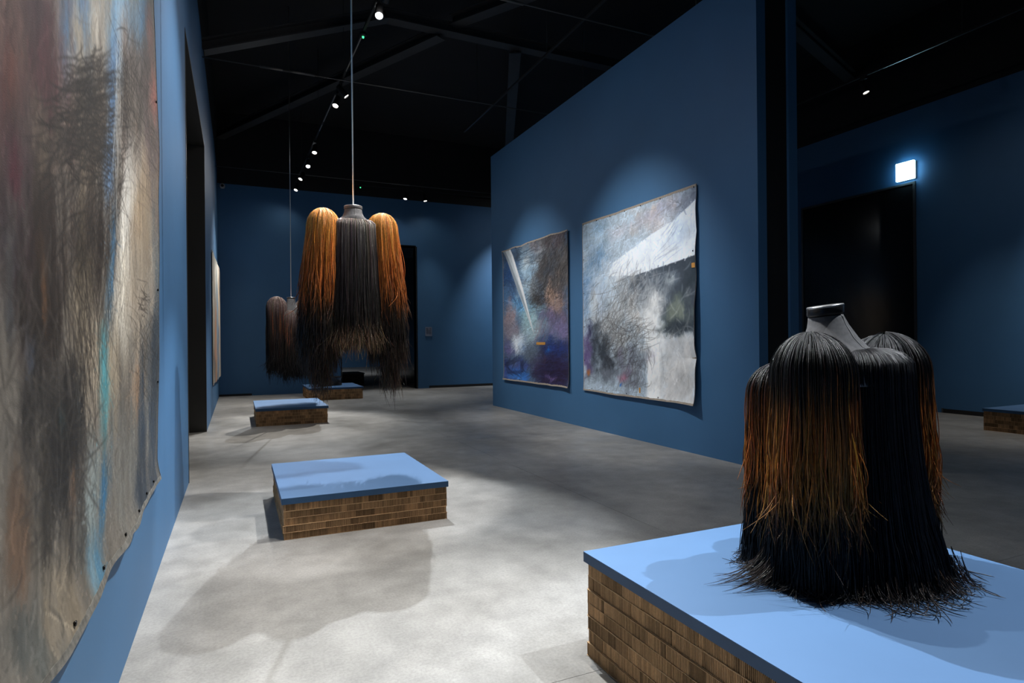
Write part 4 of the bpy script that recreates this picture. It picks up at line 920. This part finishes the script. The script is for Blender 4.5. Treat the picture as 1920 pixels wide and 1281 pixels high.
for sx in (-1, 1):
    c = (sx*.250, 0, 2.39); r_ = (.112, .125, .135)
    pad(ob, c, (.10, .115, .125))
    MB().loft([ring(c[0], 0, 2.39, .10, .115), ring(c[0]*1.1, 0, 1.9, .11, .12), ring(c[0]*1.16, 0, 1.45, .10, .11), ring(c[0]*1.2, 0, 1.2, .03, .04)]).build('inner_form', M['core'], ob)
    P, th = drape(c, r_, 1180, lambda t_: 1.36+0*t_, S=22, start=(.03, .9), layer=.022, flare=.18, drift=(sx*.045, 0), wob=.008, zvar=.07, ragged=.07, curl=.02)
    tubes('shoulder_fringe', P, radii(P, .0030, .3), strand_cols(P, org, 2.53, 1.25, .16, .05), M['hair'], ob)
    P, th = drape(c, (r_[0]+.01, r_[1]+.01, r_[2]+.006), 420, 1.62, S=20, start=(.03, .9), layer=.015, flare=.20, drift=(sx*.05, 0), wob=.01, zvar=.09, curl=.02)
    tubes('orange_strands', P, radii(P, .0028, .3), strand_cols(P, org2, 2.53, 1.35, .18, .06), M['hair'], ob)
    # long tail at the outer side
    tl = [(0, (30, 25, 22)), (.55, (22, 20, 19)), (1, (74, 56, 40))]
    P, th = drape((c[0]+sx*.04, -.01, 2.0), (.085, .10, .10), 420, 1.10, S=18, layer=.01, gather=.45, drift=(sx*(-.005 if sx < 0 else .02), 0), wob=.016, zvar=.06, ragged=.06, curl=.02, start=(.6, 1.5))
    tubes('tail_strands', P, radii(P, .0025, .25), strand_cols(P, tl, 2.0, 1.0, .25), M['hair'], ob)
cen = [(0, (124, 112, 104)), (.08, (100, 92, 90)), (.25, (64, 58, 58)), (.5, (40, 36, 36)), (.78, (34, 29, 26)), (.90, (104, 82, 62)), (1, (122, 98, 74))]
for arc, n1 in (((R(-178), R(-2)), 1350), ((R(2), R(178)), 500)):
    P, th = curtain(n1, .20, .135, arc, 2.455, 1.40, S=22, rin=.52, depth=.03, flare=.30, droop=.05, zvar=.025, ragged=.05, curl=.035, wob=.006)
    tubes('centre_fringe', P, radii(P, .0026, .3), strand_cols(P, cen, 2.45, 1.30, .22, .03), M['hair'], ob)

# ---- hanging grey-brown bust over the third platform (faces the camera)
gb = empty('strand_bust', (.91, 11.9, 0), R(180+28), label='smaller hanging bust with rounded grey brown hair pads and a bare grey chest', cat='sculpture')
bust_neck(gb, 2.03, 2.23, .0, .070, 'cap', rodtop=CEIL, seam_side=1, base=(.23, .14), x0=.0, wd=1.15)
MB().loft([ring(0, .0, 1.2, .12, .10), ring(0, 0, 1.5, .16, .12), ring(0, .0, 1.75, .18, .13), ring(0, 0, 1.92, .22, .16), ring(0, 0, 2.0, .20, .14), ring(0, 0, 2.06, .13, .10)]).build('mannequin_chest', M['neck'], gb)
MB().tube([(0, .125, 2.02), (0, .14, 1.9), (0, .14, 1.75), (0, .14, 1.4)], .005, 6).build('front_seam', M['seam'], gb)
gr = [(0, (128, 112, 108)), (.08, (112, 96, 92)), (.20, (66, 54, 52)), (.34, (38, 30, 28)), (.7, (20, 17, 17)), (1, (14, 12, 13))]
gr2 = [(0, (120, 100, 94)), (.2, (70, 52, 46)), (.34, (120, 72, 42)), (.46, (104, 62, 38)), (.62, (52, 34, 26)), (1, (18, 15, 15))]
for c, r_, n1, zb_ in (((-.29, 0, 2.06), (.165, .15, .19), 700, .95), ((.29, 0, 2.06), (.165, .15, .19), 600, .95), ((-.135, .17, 1.88), (.105, .09, .12), 600, .90), ((.135, .17, 1.88), (.105, .09, .12), 600, .90), ((0, -.12, 1.9), (.16, .08, .1), 400, .95)):
    pad(gb, c, tuple(x*.96 for x in r_))
    MB().loft([ring(c[0], c[1], c[2], r_[0]*.9, r_[1]*.9), ring(c[0]*.95, c[1], 1.4, r_[0]*.8, r_[1]*.8), ring(c[0]*.9, c[1], 1.1, r_[0]*.3, r_[1]*.3)]).build('inner_form', M['core'], gb)
    P, th = drape(c, r_, n1, zb_, S=16, start=(.02, 1.1), layer=.02, flare=-.10, wob=.012, zvar=.06, ragged=.06, curl=.03)
    tubes('pad_fringe', P, radii(P, .0050, .25), strand_cols(P, gr, c[2]+r_[2], .85, .18, .05), M['softhair'], gb)
    if n1 > 500:
        P, th = drape(c, tuple(x+.006 for x in r_), 30, 1.1, S=14, az=(R(20), R(100)), start=(.3, 1.2), layer=.02, flare=-.10, wob=.012, zvar=.08, curl=.03)
        tubes('brown_strands', P, radii(P, .0042, .25), strand_cols(P, gr2, c[2]+r_[2], .9, .2, .06), M['softhair'], gb)

# ---- dark bust on a turned stand on the farthest platform, mostly hidden behind the orange one
fb_ = empty('stand_bust', (2.26, 16.45, .30), R(180), label='brown fringed bust on a dark turned stand on the farthest platform', cat='sculpture')
MB().loft([ring(0, 0, 0, .24, .24), ring(0, 0, .02, .25, .25), ring(0, 0, .05, .23, .23), ring(0, 0, .09, .215, .215), ring(0, 0, .17, .215, .215), ring(0, 0, .20, .24, .24), ring(0, 0, .22, .245, .245), ring(0, 0, .235, .22, .22), ring(0, 0, .24, .05, .05)]).build('stand_base', M['stand'], fb_)
MB().loft([ring(0, 0, .24, .04, .04), ring(0, 0, .27, .028, .028), ring(0, 0, .31, .020, .020), ring(0, 0, 1.45, .018, .018)]).build('stand_pole', M['stand'], fb_)
bust_neck(fb_, 1.78, 1.94, 0, .06, 'cap', base=(.14, .11))
core(fb_, [(0, 0, 1.1, .17, .12), (0, 0, 1.4, .2, .14), (0, 0, 1.65, .19, .13), (0, 0, 1.78, .12, .1)])
for c in ((-.24, 0, 1.72), (.24, 0, 1.72)):
    pad(fb_, c, (.11, .11, .12))
    P, th = drape(c, (.115, .115, .125), 260, .98, S=12, layer=.02, flare=.05, wob=.012, zvar=.05, ragged=.04, curl=.03)
    tubes('shoulder_fringe', P, radii(P, .006, .3), strand_cols(P, gr, 1.84, .9, .2), M['softhair'], fb_)
P, th = curtain(420, .19, .14, (0, 2*np.pi), 1.79, .95, S=12, rin=.5, depth=.03, flare=.1, droop=.04, zvar=.04, ragged=.04, curl=.03)
tubes('centre_fringe', P, radii(P, .006, .3), strand_cols(P, [(0, (70, 62, 58)), (.6, (44, 38, 36)), (1, (96, 78, 62))], 1.8, .92, .2), M['softhair'], fb_)
